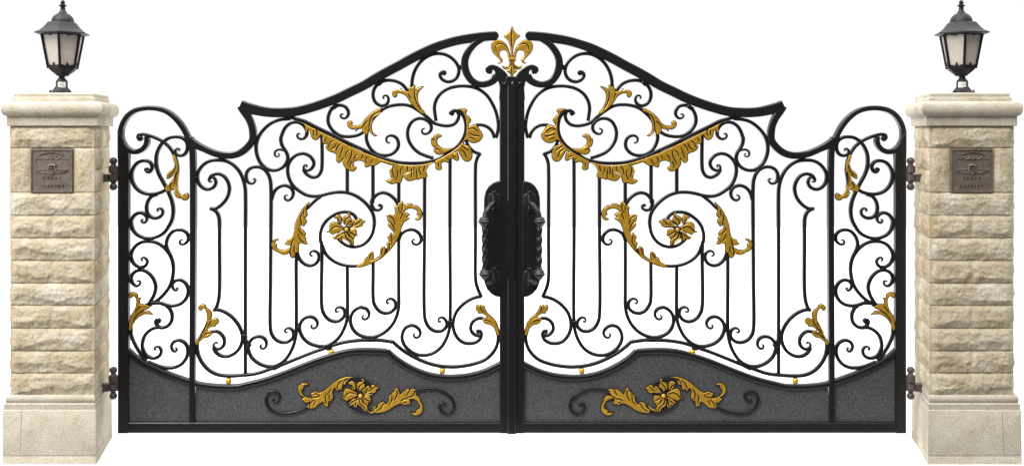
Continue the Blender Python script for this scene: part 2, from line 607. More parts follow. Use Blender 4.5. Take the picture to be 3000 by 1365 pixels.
    bar('scroll', (q('C', (508, 346), (523, 358), (515, 378), (494, 375), (478, 350), (481, 315), (506, 290), (545, 283), (585, 300), (612, 340), (616, 390), (600, 440), (560, 488), (500, 515), (440, 518), (380, 508), (320, 488), (275, 468)), T1))
    tie('A', (110, 684), (140, 684), 46)
    tie('B', (110, 48), (138, 48), 46)
    tie('B', (280, 160), (280, 206), 42)
    tie('B', (110, 337), (138, 337), 46)
    tie('B', (212, 410), (212, 450), 38)
    tie('B', (110, 525), (138, 525), 44)
    tie('B', (615, 172), (642, 172), 36)
    tie('B', (614, 622), (642, 622), 46)
    tie('C', (612, 378), (700, 378), 52)
    tie('C', (105, 210), (136, 210), 56)
    # ---- main bay, outer end
    bar('scroll_bar', (q('A', (826, 738), (806, 742), (796, 722), (812, 702), (842, 708), (857, 745), (840, 785), (785, 806), (735, 785), (705, 742), (698, 690), (715, 640), (755, 592), (810, 562), (880, 556), (950, 566), (1010, 600), (1060, 655), (1092, 725), (1107, 790), (1111, 860)) +
                       [(719, 700), (719, 900)] + q('C', (1111, 575)), T1))
    bar('scroll', q('A', (800, 722), (820, 690), (868, 673), (920, 690), (958, 738), (973, 800), (958, 870), (915, 930), (860, 968), (806, 973)),
        (q('A', (815, 968), (862, 1000), (884, 1050), (888, 1110)) + q('B', (888, 200), (888, 620), (880, 700), (866, 750), (846, 790)), {}),
        (q('B', (834, 784), (880, 784), (940, 806), (1000, 850), (1050, 912), (1080, 980)) + q('C', (1086, 262), (1072, 325), (1035, 380), (985, 412), (935, 422), (890, 410), (852, 378), (835, 343)), {}))
    bar('scroll', (q('C', (815, 210), (870, 208), (910, 238), (931, 285), (921, 330), (885, 357), (853, 352), (837, 332), (842, 310), (860, 300), (872, 313)), T0))
    tie('A', (908, 525), (908, 562), 54)
    tie('A', (676, 703), (702, 703), 16)
    tie('B', (1078, 1020), (1128, 1020), 56)
    # ---- main bay scrolls left of centre
    bar('scroll_bar', (q('F', (120, 484), (134, 480), (142, 495), (126, 519), (95, 520), (68, 495), (62, 455), (75, 415), (110, 386), (160, 379), (210, 396), (250, 440), (270, 500), (275, 565)) +
                       [(793.5, 700)] + q('H', (272, 400), (272, 835), (285, 882), (322, 925), (380, 946), (430, 935), (464, 902), (468, 865), (455, 836), (430, 822), (405, 828), (394, 845), (405, 862), (419, 856)), T2))
    bar('scroll', (q('D', (440, 845), (350, 855), (285, 880), (220, 932), (175, 992), (153, 1050)) + q('F', (147, 220), (156, 280), (182, 340), (225, 385), (280, 408), (330, 405), (380, 380), (410, 340), (420, 300), (410, 260), (385, 220), (365, 180), (360, 130)) +
                   q('D', (364, 1000), (376, 965), (402, 918), (442, 885), (490, 874), (540, 890), (575, 930), (585, 970), (570, 1005), (540, 1020), (511, 1010), (500, 990), (511, 972), (528, 977)), T0))
    bar('scroll', (q('F', (402, 246), (380, 236), (345, 230), (315, 245), (308, 275), (325, 293), (345, 286), (347, 269), (334, 265)), T0), w=7)
    # long sweep under the upper tracery
    bar('sweep', (q('D', (400, 838), (450, 838), (500, 848)) + [(893.6, 356), (921, 369.8), (948.3, 383), (975.5, 396.4), (1002.8, 410), (1037, 426.4), (1071, 442), (1104, 458), (1141, 470), (1172, 476.5), (1202, 479), (1233, 478),
                   (1264, 473), (1284, 466.6), (1311, 450), (1327, 439), (1342, 427), (1354, 412), (1362, 395), (1365, 377), (1364, 361), (1361, 347.6), (1355, 337), (1348, 330), (1340, 326.5), (1330, 325), (1321, 330), (1319, 336)],
                  dict(w=[10] * 10 + [10.4] * 16 + [12, 12, 11, 10, 10], disc=((1324.2, 333), 7.4))), yf=-.0105, yb=.0105)
    # inner heart scroll with the drop bar
    bar('scroll', (q('F', (578, 384), (586, 372), (572, 361), (556, 378), (560, 400), (585, 410), (615, 400), (640, 370), (640, 330), (605, 285), (555, 265), (500, 275), (455, 310), (425, 360), (418, 420), (435, 490), (470, 545), (520, 587), (580, 620), (640, 631),
                     (700, 625), (780, 605), (860, 595), (930, 600), (1000, 625), (1060, 665), (1110, 715), (1150, 780)) +
                   q('ro', (1394, 400), (1392, 500), (1350, 700), (1250, 870), (1100, 985), (900, 1032), (750, 1008), (620, 940), (520, 850), (440, 760)), dict(t=(.42, .8))))
    bar('drop_bar', (q('F', (712, 95), (712, 380), (704, 422), (680, 456), (640, 469), (600, 455), (570, 430), (553, 398)), {}))
    bar('scroll', q('ro', (960, 350), (920, 280), (860, 225), (780, 188), (640, 178), (480, 210), (330, 300), (200, 420), (110, 570), (70, 740), (75, 880)) +
        q('H', (715, 115), (748, 190), (800, 240), (870, 275), (950, 291), (1020, 290), (1100, 270)) + q('I', (0, 238), (60, 195), (120, 130), (170, 60)), w=9.8)
    bar('scroll', q('F', (705, 630), (645, 678), (605, 720), (572, 757)), w=[9.6, 9.4, 8, 3.5])
    bar('scroll', (q('F', (418, 622), (404, 622), (392, 642), (405, 662), (430, 664), (458, 640), (466, 600), (449, 562), (410, 541), (375, 540), (330, 562), (298, 605), (282, 660)), T1))
    bar('scroll', q('G', (195, 700), (160, 650), (110, 612), (62, 600), (15, 615), (-18, 650)) + (q('y8', (272, 40), (274, 105), (300, 168), (350, 200), (405, 192), (440, 155), (425, 112))), t=(1, .7))
    mb = MB()
    disc(mb, q('y8', (403, 120))[0], 5.0)
    part('scroll_tip', mb)
    bar('baluster', q('F', (930, 380), (930, 600)))
    bar('baluster', q('F', (1150, 330), (1150, 640), (1148, 690)))
    bar('baluster', q('G', (200, 480), (200, 720)))
    # lower row
    bar('scroll_bar', (q('H', (496, 150), (492, 250), (492, 830), (486, 900), (465, 980), (430, 1050), (380, 1110), (310, 1146), (240, 1150), (170, 1125), (110, 1075), (85, 1020), (83, 970), (100, 930), (140, 900), (190, 897), (225, 920), (238, 960), (225, 990), (205, 1000), (186, 986), (185, 968), (198, 963)), T0))
    bar('scroll', (q('H', (497, 160), (510, 208), (535, 250), (575, 280), (615, 287), (660, 270), (685, 230), (685, 195), (665, 168), (635, 161), (615, 175), (612, 195), (625, 206), (637, 198)), T0))
    bar('scroll_bar', (q('H', (708, 80), (712, 180), (712, 640), (725, 692), (762, 742), (820, 767), (870, 755), (905, 715), (908, 680), (890, 651), (860, 643), (835, 655), (830, 675), (845, 686), (859, 678)), T0))
    bar('scroll_bar', (q('H', (930, 280), (931, 400), (931, 700), (925, 760), (900, 832), (860, 900), (800, 953), (740, 977), (670, 975), (600, 950), (550, 905), (525, 850), (523, 800), (545, 755), (585, 728), (630, 728), (665, 755), (675, 790), (660, 817), (640, 825), (622, 815), (620, 800), (633, 794)), T0))
    bar('scroll_bar', (q('H', (1152, 250), (1152, 350), (1152, 560), (1159, 610)) + q('I', (2, 640), (32, 676), (80, 695), (130, 686), (165, 655), (174, 620), (160, 585), (130, 570), (105, 578), (95, 595), (105, 612), (121, 604)), T0))
    bar('scroll_bar', (q('H', (1074, 711), (1060, 722), (1064, 742), (1085, 747), (1110, 730), (1117, 695), (1095, 660), (1045, 645), (1000, 665), (966, 710), (958, 765), (975, 825), (1015, 870), (1070, 895), (1130, 903)) +
                       q('I', (0, 895), (50, 876), (100, 842), (150, 785), (185, 710), (200, 630), (200, 540), (200, 100)) +
                       q('G', (201, 1010), (225, 952), (270, 923), (320, 917), (365, 940), (390, 980), (387, 1020), (355, 1045), (325, 1036), (315, 1015), (326, 1000), (341, 1003)), T2))
    bar('scroll_bar', (q('G', (422, 440), (421, 700)) + q('I', (421, 0), (420, 690), (430, 760), (466, 822), (520, 850), (570, 845), (605, 815), (612, 780), (595, 745), (570, 730), (545, 740), (540, 758), (552, 771), (565, 762)), T0))
    bar('scroll_bar', (q('G', (640, 300), (639, 700)) + q('I', (639, 0), (640, 760), (632, 840), (605, 920), (560, 990), (500, 1035), (430, 1055), (360, 1050), (300, 1020), (250, 970), (228, 910), (235, 860), (265, 815), (310, 800), (355, 815), (385, 855), (378, 890), (350, 906), (330, 892), (328, 873), (344, 868)), T0))
    tie('F', (36, 480), (68, 480), 34)
    tie('D', (140, 1025), (172, 1025), 30)
    tie('H', (465, 878), (500, 878), 36)
    tie('H', (484, 830), (530, 830), 50)
    tie('H', (30, 905), (95, 985), 44)
    tie('H', (685, 212), (715, 212), 34)
    tie('H', (905, 700), (932, 700), 36)
    tie('H', (775, 960), (775, 1012), 52)
    tie('H', (1140, 890), (1140, 940), 70)
    tie('H', (315, 1140), (330, 1172), 70)
    tie('I', (170, 632), (202, 632), 40)
    tie('G', (388, 995), (424, 995), 20)
    tie('I', (608, 783), (668, 783), 50)
    tie('D', (420, 815), (420, 850), 70)
    # ---- upper tracery
    bar('scroll', (q('E', (310, 590), (318, 500), (340, 430), (380, 367), (430, 322), (490, 294), (550, 287), (610, 300), (665, 335), (705, 387), (716, 440), (700, 490), (660, 522), (610, 527), (570, 505), (554, 475), (565, 450), (590, 442)),
                   dict(disc=(q('E', (588, 452))[0], 8))))
    bar('scroll', (q('z4', (1210, 240), (1100, 112), (985, 55), (880, 38), (765, 50), (670, 102), (602, 182), (573, 280), (583, 370), (632, 450), (710, 493), (785, 488), (840, 440), (854, 380), (835, 326), (800, 310), (765, 325), (755, 355), (777, 376)), T0))
    bar('scroll', (q('E', (127, 1052), (106, 1050), (92, 1025), (105, 998), (140, 989), (180, 1010), (198, 1060), (190, 1100), (160, 1135), (115, 1156)) +
                   [(1120, 455.5), (1102, 450), (1088, 439), (1077, 421), (1073, 404)] + q('z4', (458, 1010), (475, 930), (510, 840), (560, 750), (625, 670), (700, 602), (770, 550), (865, 508), (980, 484), (1080, 477), (1190, 485), (1290, 520), (1400, 590), (1540, 690)) +
                   q('E', (500, 880), (560, 900), (620, 906), (672, 893), (705, 858), (715, 815), (700, 778)), T1))
    bar('scroll', (q('E', (424, 928), (405, 935), (398, 955), (415, 975), (445, 972), (475, 945), (478, 905), (455, 870), (410, 846), (360, 845), (315, 870), (285, 920), (275, 970), (285, 1030), (320, 1090), (370, 1135), (430, 1162), (500, 1184)), T1))
    bar('scroll', q('E', (520, 865), (510, 800), (506, 750), (520, 690), (560, 630), (620, 590), (690, 570), (760, 565), (840, 576), (900, 601), (960, 650), (1005, 720), (1035, 790), (1052, 870), (1055, 920), (1045, 975), (1034, 1012)),
        (q('E', (1022, 1012), (1005, 962), (970, 922), (920, 900), (860, 898)), {}))
    bar('scroll_bar', [(1364, 405), (1366.7, 413.7), (1370, 424.4), (1379, 436.7), (1391, 446), (1408, 452)],
        (q('G', (902, 262), (880, 292), (862, 345), (858, 410), (858, 800)) + q('I', (858, 100), (858, 380), (863, 432), (880, 490), (910, 556)), {}),
        (q('I', (912, 550), (860, 560), (800, 585), (740, 630), (692, 690), (669, 760), (668, 820), (690, 885), (735, 935), (790, 954), (850, 948), (895, 920), (910, 880), (902, 852), (885, 846)), dict(disc=(q('I', (880, 850))[0], 6.2))))
    bar('scroll', q('I', (925, 738), (880, 740), (840, 765), (820, 800), (820, 840), (845, 874), (880, 888), (905, 880)))
    tie('E', (455, 278), (470, 312), 70)
    tie('z4', (640, 30), (720, 120), 90)
    tie('E', (715, 405), (750, 405), 44)
    tie('E', (862, 560), (862, 590), 50)
    tie('E', (1045, 893), (1072, 893), 90)
    tie('I', (1045, 890), (1075, 890), 86)
    tie('D', (805, 735), (825, 765), 60)
    tie('z4', (790, 470), (820, 530), 70)
    tie('F', (820, 85), (835, 120), 50)
    tie('F', (205, 372), (235, 400), 40)
    tie('F', (405, 330), (440, 345), 40)
    tie('E', (-10, 1150), (-30, 1180), 70)
    bar('scroll', (q('D', (1075, 955), (1030, 982), (980, 995), (920, 998), (860, 985), (805, 945), (770, 890), (765, 840), (785, 780), (820, 742), (870, 730), (915, 745), (940, 790), (935, 820), (910, 842), (885, 838), (872, 820), (880, 805), (898, 808)), T0))

    # ---- lock plate on the meeting stile
    mb = MB()
    pl = q('ha', (265, 92), (235, 96), (200, 108), (165, 135), (135, 180), (120, 235), (117, 290), (117, 950), (122, 1010), (145, 1065), (180, 1105), (220, 1130), (265, 1138)) + [(1470, 868), (1470, 532)]
    plate(mb, pl, -.0216, .012, FRAME, 2.2, smooth=False)
    part('lock_plate', mb)

    # ---- gilded ornaments
    def leaf(r, outline, grooves=(), y=-.0105, name='gilded_leaf', th=.006, parent=None, ridge=True, gw=3.9, grow=2.1):
        mb = MB()
        s = REG[r][2]
        o = q(r, *outline)
        yf = y - th
        plate(mb, o, y - .0018, y + .004, DARK, 0, grow=grow)  # dark rim behind the gilding, paints shade along its edges
        plate(mb, o, yf, y - .0005, GOLD, 1.35)
        for g in grooves:
            gp = q(r, *g)
            stroke(mb, gp, gw, yf - .0005, yf + .001, DARK, t=(.85, .6), bev=.2, taper=12, step=2, jitter=False)  # raised dark strip, the shade of a crease painted by its colour
            if ridge:
                d = Vector(gp[-1]) - Vector(gp[0])
                nn = Vector((-d.y, d.x)).normalized()
                if nn.x + nn.y * .4 < 0: nn = -nn
                if MIR < 0: nn = -nn
                gp2 = [tuple(Vector(a) + nn * gw * 1.12) for a in gp]
                stroke(mb, gp2, gw, yf - .0014, yf + .001, GOLD, t=(.4, .3), bev=.9, taper=12, step=2, jitter=False)
        return part(name, mb, parent)

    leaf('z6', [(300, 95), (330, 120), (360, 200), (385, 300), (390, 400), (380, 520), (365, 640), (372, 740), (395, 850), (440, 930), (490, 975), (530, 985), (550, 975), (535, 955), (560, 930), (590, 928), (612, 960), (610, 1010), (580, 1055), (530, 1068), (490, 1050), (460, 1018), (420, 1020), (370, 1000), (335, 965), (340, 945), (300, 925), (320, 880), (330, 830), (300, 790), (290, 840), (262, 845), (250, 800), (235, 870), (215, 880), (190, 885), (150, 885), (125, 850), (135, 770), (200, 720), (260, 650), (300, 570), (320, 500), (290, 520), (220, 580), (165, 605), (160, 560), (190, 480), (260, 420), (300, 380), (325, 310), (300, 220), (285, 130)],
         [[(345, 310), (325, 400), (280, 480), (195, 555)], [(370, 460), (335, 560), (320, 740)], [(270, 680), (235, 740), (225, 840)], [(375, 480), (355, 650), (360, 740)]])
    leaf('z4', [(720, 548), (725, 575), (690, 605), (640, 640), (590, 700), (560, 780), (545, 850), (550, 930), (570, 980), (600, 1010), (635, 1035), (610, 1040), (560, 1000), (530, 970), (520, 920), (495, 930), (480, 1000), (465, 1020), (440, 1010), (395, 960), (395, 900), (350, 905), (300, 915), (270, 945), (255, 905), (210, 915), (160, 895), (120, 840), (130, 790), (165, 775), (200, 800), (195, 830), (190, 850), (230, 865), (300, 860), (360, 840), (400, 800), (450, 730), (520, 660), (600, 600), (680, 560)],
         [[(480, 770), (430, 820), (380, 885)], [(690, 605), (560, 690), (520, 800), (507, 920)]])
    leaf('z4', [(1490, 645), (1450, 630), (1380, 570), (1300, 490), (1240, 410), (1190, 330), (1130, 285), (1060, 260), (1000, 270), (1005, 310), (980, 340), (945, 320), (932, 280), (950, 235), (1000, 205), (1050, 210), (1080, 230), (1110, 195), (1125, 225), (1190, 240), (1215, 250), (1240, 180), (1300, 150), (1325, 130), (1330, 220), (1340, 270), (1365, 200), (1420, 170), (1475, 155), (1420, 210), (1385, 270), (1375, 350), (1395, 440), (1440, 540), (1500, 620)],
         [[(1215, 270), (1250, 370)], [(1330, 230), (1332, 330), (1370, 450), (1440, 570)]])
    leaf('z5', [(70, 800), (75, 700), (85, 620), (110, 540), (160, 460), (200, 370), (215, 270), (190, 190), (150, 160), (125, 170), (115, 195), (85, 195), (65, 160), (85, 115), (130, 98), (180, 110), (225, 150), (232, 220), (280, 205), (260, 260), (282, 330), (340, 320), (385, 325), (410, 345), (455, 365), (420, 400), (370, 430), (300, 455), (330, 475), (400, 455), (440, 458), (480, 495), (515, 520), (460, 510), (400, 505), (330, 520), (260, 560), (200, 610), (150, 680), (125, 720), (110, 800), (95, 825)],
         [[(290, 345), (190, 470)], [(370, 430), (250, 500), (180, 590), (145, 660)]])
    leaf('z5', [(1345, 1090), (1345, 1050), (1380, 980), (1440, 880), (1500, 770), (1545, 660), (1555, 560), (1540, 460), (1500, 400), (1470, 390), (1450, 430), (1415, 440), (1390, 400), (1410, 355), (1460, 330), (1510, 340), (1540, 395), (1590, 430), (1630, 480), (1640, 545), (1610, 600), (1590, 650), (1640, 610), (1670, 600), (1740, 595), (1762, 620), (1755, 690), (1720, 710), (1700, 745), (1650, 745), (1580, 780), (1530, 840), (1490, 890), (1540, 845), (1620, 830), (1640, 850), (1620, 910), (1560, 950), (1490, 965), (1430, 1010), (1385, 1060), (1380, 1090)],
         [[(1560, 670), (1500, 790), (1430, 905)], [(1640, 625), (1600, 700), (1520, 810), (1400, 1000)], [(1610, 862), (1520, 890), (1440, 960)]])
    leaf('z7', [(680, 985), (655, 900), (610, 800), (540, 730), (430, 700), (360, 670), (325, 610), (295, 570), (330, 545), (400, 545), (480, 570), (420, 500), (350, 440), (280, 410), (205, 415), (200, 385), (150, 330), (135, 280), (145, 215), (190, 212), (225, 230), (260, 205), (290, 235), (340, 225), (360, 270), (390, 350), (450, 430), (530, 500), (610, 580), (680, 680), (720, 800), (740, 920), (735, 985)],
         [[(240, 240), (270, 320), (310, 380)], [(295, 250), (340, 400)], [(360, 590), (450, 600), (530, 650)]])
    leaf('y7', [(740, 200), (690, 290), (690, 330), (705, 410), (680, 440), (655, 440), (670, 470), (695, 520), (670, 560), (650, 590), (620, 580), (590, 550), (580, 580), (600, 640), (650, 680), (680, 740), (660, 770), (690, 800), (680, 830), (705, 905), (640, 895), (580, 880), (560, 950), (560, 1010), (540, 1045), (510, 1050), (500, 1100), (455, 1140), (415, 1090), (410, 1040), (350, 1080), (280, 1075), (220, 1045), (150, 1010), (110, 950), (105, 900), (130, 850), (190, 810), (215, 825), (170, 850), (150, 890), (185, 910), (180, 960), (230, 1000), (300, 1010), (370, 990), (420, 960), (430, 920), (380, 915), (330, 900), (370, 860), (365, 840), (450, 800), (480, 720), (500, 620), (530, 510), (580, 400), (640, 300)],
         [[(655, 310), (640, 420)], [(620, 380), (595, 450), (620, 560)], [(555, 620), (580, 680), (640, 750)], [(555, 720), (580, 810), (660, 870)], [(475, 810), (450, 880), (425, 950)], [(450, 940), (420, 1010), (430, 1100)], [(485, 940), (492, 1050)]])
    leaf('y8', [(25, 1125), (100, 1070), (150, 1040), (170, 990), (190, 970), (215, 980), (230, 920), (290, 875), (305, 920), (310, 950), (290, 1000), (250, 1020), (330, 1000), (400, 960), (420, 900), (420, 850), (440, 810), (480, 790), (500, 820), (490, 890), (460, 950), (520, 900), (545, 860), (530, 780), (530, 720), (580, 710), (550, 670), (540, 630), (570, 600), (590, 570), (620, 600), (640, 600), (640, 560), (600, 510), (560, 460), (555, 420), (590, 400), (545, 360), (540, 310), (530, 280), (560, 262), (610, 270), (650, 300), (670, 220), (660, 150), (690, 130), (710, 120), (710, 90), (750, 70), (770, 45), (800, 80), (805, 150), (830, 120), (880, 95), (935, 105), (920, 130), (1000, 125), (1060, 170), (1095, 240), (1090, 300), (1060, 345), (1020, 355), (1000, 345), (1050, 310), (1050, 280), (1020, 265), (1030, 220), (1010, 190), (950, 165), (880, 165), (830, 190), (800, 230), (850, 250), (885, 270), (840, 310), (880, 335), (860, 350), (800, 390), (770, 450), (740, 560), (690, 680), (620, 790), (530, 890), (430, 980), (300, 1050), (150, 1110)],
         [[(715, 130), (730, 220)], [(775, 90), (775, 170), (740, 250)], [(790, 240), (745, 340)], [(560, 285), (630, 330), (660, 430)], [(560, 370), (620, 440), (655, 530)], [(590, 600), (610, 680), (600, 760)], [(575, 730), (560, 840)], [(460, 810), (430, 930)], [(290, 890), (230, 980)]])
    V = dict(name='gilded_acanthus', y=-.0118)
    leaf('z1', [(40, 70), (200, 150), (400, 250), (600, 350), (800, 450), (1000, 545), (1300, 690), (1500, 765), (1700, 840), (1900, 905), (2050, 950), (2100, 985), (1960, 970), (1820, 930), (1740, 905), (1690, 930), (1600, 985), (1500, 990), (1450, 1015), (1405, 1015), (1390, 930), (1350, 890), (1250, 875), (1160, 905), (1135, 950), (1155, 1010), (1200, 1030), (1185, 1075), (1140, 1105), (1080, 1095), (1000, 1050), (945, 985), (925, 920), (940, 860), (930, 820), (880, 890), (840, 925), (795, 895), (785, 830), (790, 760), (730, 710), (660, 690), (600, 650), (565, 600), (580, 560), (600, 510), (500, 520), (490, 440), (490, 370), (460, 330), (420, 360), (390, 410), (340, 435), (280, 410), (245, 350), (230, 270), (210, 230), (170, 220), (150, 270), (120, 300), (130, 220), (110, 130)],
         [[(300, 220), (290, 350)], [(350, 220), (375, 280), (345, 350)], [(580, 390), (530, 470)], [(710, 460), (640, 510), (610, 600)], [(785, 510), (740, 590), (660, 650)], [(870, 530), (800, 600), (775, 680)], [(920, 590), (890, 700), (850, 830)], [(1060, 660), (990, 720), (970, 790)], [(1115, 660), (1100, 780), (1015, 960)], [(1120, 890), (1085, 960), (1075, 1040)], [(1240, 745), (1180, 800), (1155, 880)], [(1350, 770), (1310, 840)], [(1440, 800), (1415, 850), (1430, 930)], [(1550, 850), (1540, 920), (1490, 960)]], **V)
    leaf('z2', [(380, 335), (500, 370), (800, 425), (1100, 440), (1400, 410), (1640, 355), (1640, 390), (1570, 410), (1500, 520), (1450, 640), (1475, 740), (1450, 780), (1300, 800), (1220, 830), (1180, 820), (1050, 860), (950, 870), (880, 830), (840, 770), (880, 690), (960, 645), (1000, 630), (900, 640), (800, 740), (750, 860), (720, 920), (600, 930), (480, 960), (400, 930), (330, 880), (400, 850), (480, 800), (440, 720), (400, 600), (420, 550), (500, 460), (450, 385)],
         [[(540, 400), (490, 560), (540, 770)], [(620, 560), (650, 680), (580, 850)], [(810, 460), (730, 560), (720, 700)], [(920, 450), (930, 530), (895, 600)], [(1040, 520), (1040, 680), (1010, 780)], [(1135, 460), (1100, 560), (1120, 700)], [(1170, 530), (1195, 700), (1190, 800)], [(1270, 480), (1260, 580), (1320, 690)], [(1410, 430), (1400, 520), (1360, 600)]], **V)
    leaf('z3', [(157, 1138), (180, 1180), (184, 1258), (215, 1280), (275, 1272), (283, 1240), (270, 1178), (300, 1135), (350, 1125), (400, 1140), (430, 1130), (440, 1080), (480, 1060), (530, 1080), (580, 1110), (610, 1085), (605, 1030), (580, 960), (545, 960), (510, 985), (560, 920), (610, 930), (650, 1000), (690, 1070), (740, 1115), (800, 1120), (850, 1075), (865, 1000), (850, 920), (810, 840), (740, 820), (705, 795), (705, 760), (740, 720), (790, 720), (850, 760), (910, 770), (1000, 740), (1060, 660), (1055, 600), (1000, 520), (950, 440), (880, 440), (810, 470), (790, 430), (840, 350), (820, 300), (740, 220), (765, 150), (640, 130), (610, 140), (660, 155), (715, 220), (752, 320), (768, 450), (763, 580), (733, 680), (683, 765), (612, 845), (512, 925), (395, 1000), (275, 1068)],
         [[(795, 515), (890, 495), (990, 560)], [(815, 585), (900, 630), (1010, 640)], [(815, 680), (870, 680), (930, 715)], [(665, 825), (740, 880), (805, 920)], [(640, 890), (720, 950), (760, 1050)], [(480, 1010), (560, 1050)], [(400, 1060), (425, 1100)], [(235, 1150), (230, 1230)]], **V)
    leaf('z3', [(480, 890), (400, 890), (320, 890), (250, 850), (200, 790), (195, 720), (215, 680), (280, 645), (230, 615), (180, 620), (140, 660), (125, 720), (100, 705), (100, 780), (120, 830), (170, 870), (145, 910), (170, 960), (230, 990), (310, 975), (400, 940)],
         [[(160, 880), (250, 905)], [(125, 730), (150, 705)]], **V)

    # ---- rosette: seven petals around a ball
    PET = [[(640, 590), (635, 550), (520, 472), (410, 430), (345, 455), (312, 540), (300, 640), (235, 670), (310, 668), (345, 690), (380, 722), (440, 692), (560, 642)],
           [(560, 460), (512, 420), (505, 340), (430, 300), (480, 255), (540, 250), (590, 310), (595, 380), (585, 450)],
           [(700, 480), (650, 420), (640, 330), (690, 280), (740, 270), (785, 240), (750, 195), (800, 200), (810, 250), (765, 310), (812, 312), (832, 370), (800, 430), (735, 490)],
           [(790, 560), (830, 450), (880, 380), (940, 360), (920, 420), (960, 380), (1030, 345), (1080, 360), (1100, 390), (1165, 410), (1110, 450), (1090, 510), (1000, 540), (880, 545)],
           [(780, 640), (860, 600), (950, 610), (962, 680), (975, 745), (912, 760), (910, 810), (880, 830), (800, 790), (765, 700)],
           [(740, 680), (780, 780), (850, 820), (890, 880), (880, 980), (820, 960), (780, 900), (700, 840), (660, 800), (660, 740), (700, 690)],
           [(680, 650), (590, 680), (520, 700), (450, 770), (390, 790), (450, 840), (540, 820), (570, 880), (610, 885), (630, 840), (620, 760), (655, 690)]]
    PG = [[[(310, 650), (400, 555), (480, 525), (620, 560)]], [[(500, 330), (545, 400), (570, 450)]], [[(680, 460), (690, 380), (790, 290)], [(740, 470), (810, 400)]],
          [[(800, 540), (960, 470), (1080, 370)], [(850, 500), (910, 420)], [(830, 555), (1000, 530)]], [[(800, 650), (900, 710), (960, 730)], [(775, 690), (820, 780), (880, 810)]],
          [[(690, 700), (720, 800), (800, 860), (860, 960)]], [[(650, 670), (540, 740), (440, 810)], [(640, 690), (600, 780), (590, 870)]]]

    def rosette(dx, dy, y):
        er = bpy.data.objects.new('rosette', None)
        COL.objects.link(er)
        er.parent = root
        REG['rr'] = (930 + dx, 600 + dy, 8.37)
        for k, (o, g) in enumerate(zip(PET, PG)):
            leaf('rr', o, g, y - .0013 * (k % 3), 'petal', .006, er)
        mb = MB()
        c = q('rr', (728, 600))[0]
        x, _, z = M(c, 0)
        disc(mb, c, 11, y - .006, y, DARK)
        sphere(mb, (x, y - .013, z), 6.2 * PX, BRASS, sy=.9)
        part('boss', mb, er, 60)
    rosette(0, 0, -.0105)
    rosette(40.7, 484.7, -.009)

    # ---- applied ornament on the panel
    PB = dict(yf=-.0135, yb=-.002)
    bar('panel_scroll', (q('J', (352, 708), (346, 722), (358, 739), (385, 738), (408, 710), (412, 675), (390, 650), (350, 640), (305, 655), (276, 700), (279, 750), (307, 805), (360, 845), (430, 862), (500, 860), (580, 845), (650, 821), (715, 790)), dict(t=(.5, 1))), w=9, **PB)
    bar('panel_scroll', (q('K', (390, 632), (480, 618), (560, 612), (640, 625), (710, 660), (768, 710), (793, 770), (783, 828), (740, 860), (690, 855), (655, 825), (645, 790), (660, 765), (690, 758), (708, 775)), dict(t=(1, .8))), w=9, **PB)
    bar('panel_scroll', q('J', (1090, 520), (1140, 502), (1190, 498), (1250, 515), (1310, 560), (1340, 600)), w=9, **PB)
    bar('panel_scroll', q('J', (1100, 745), (1125, 780), (1170, 812), (1240, 840), (1320, 848), (1379, 838)), w=9, **PB)
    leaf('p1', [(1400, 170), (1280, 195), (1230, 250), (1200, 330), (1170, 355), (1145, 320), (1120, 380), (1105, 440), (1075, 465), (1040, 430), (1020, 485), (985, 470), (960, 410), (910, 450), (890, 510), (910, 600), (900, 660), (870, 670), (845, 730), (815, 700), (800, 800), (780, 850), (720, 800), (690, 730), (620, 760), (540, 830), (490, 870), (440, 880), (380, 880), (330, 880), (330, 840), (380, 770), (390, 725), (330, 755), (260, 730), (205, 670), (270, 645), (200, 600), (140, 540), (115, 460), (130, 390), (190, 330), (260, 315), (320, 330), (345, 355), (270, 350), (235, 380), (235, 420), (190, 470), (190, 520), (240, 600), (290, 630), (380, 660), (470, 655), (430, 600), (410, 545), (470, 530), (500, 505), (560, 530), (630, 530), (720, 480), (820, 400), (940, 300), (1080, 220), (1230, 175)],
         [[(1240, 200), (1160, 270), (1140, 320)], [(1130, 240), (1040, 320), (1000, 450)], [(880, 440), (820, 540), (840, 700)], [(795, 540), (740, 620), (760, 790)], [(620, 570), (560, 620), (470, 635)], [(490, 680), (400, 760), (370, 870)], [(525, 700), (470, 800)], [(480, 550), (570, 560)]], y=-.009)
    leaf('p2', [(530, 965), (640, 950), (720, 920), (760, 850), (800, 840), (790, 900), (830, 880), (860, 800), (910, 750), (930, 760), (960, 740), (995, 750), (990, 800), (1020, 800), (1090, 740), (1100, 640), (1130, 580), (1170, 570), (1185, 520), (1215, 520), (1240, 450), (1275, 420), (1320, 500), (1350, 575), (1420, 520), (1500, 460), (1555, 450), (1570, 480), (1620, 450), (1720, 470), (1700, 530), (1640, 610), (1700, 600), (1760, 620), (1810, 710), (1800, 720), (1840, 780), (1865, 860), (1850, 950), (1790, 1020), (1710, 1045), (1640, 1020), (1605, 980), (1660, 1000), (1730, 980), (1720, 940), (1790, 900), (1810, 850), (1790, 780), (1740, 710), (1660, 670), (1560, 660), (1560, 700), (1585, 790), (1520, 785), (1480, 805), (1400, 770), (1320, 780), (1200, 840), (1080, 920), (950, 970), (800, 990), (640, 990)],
         [[(1275, 460), (1280, 580), (1200, 720)], [(1165, 580), (1160, 700), (1095, 800)], [(1570, 470), (1500, 590)], [(1700, 490), (1620, 610), (1510, 630)], [(1370, 715), (1450, 670), (1560, 660)], [(1420, 740), (1500, 760)], [(980, 760), (920, 870), (810, 945)], [(800, 850), (740, 930), (640, 960)]], y=-.009)
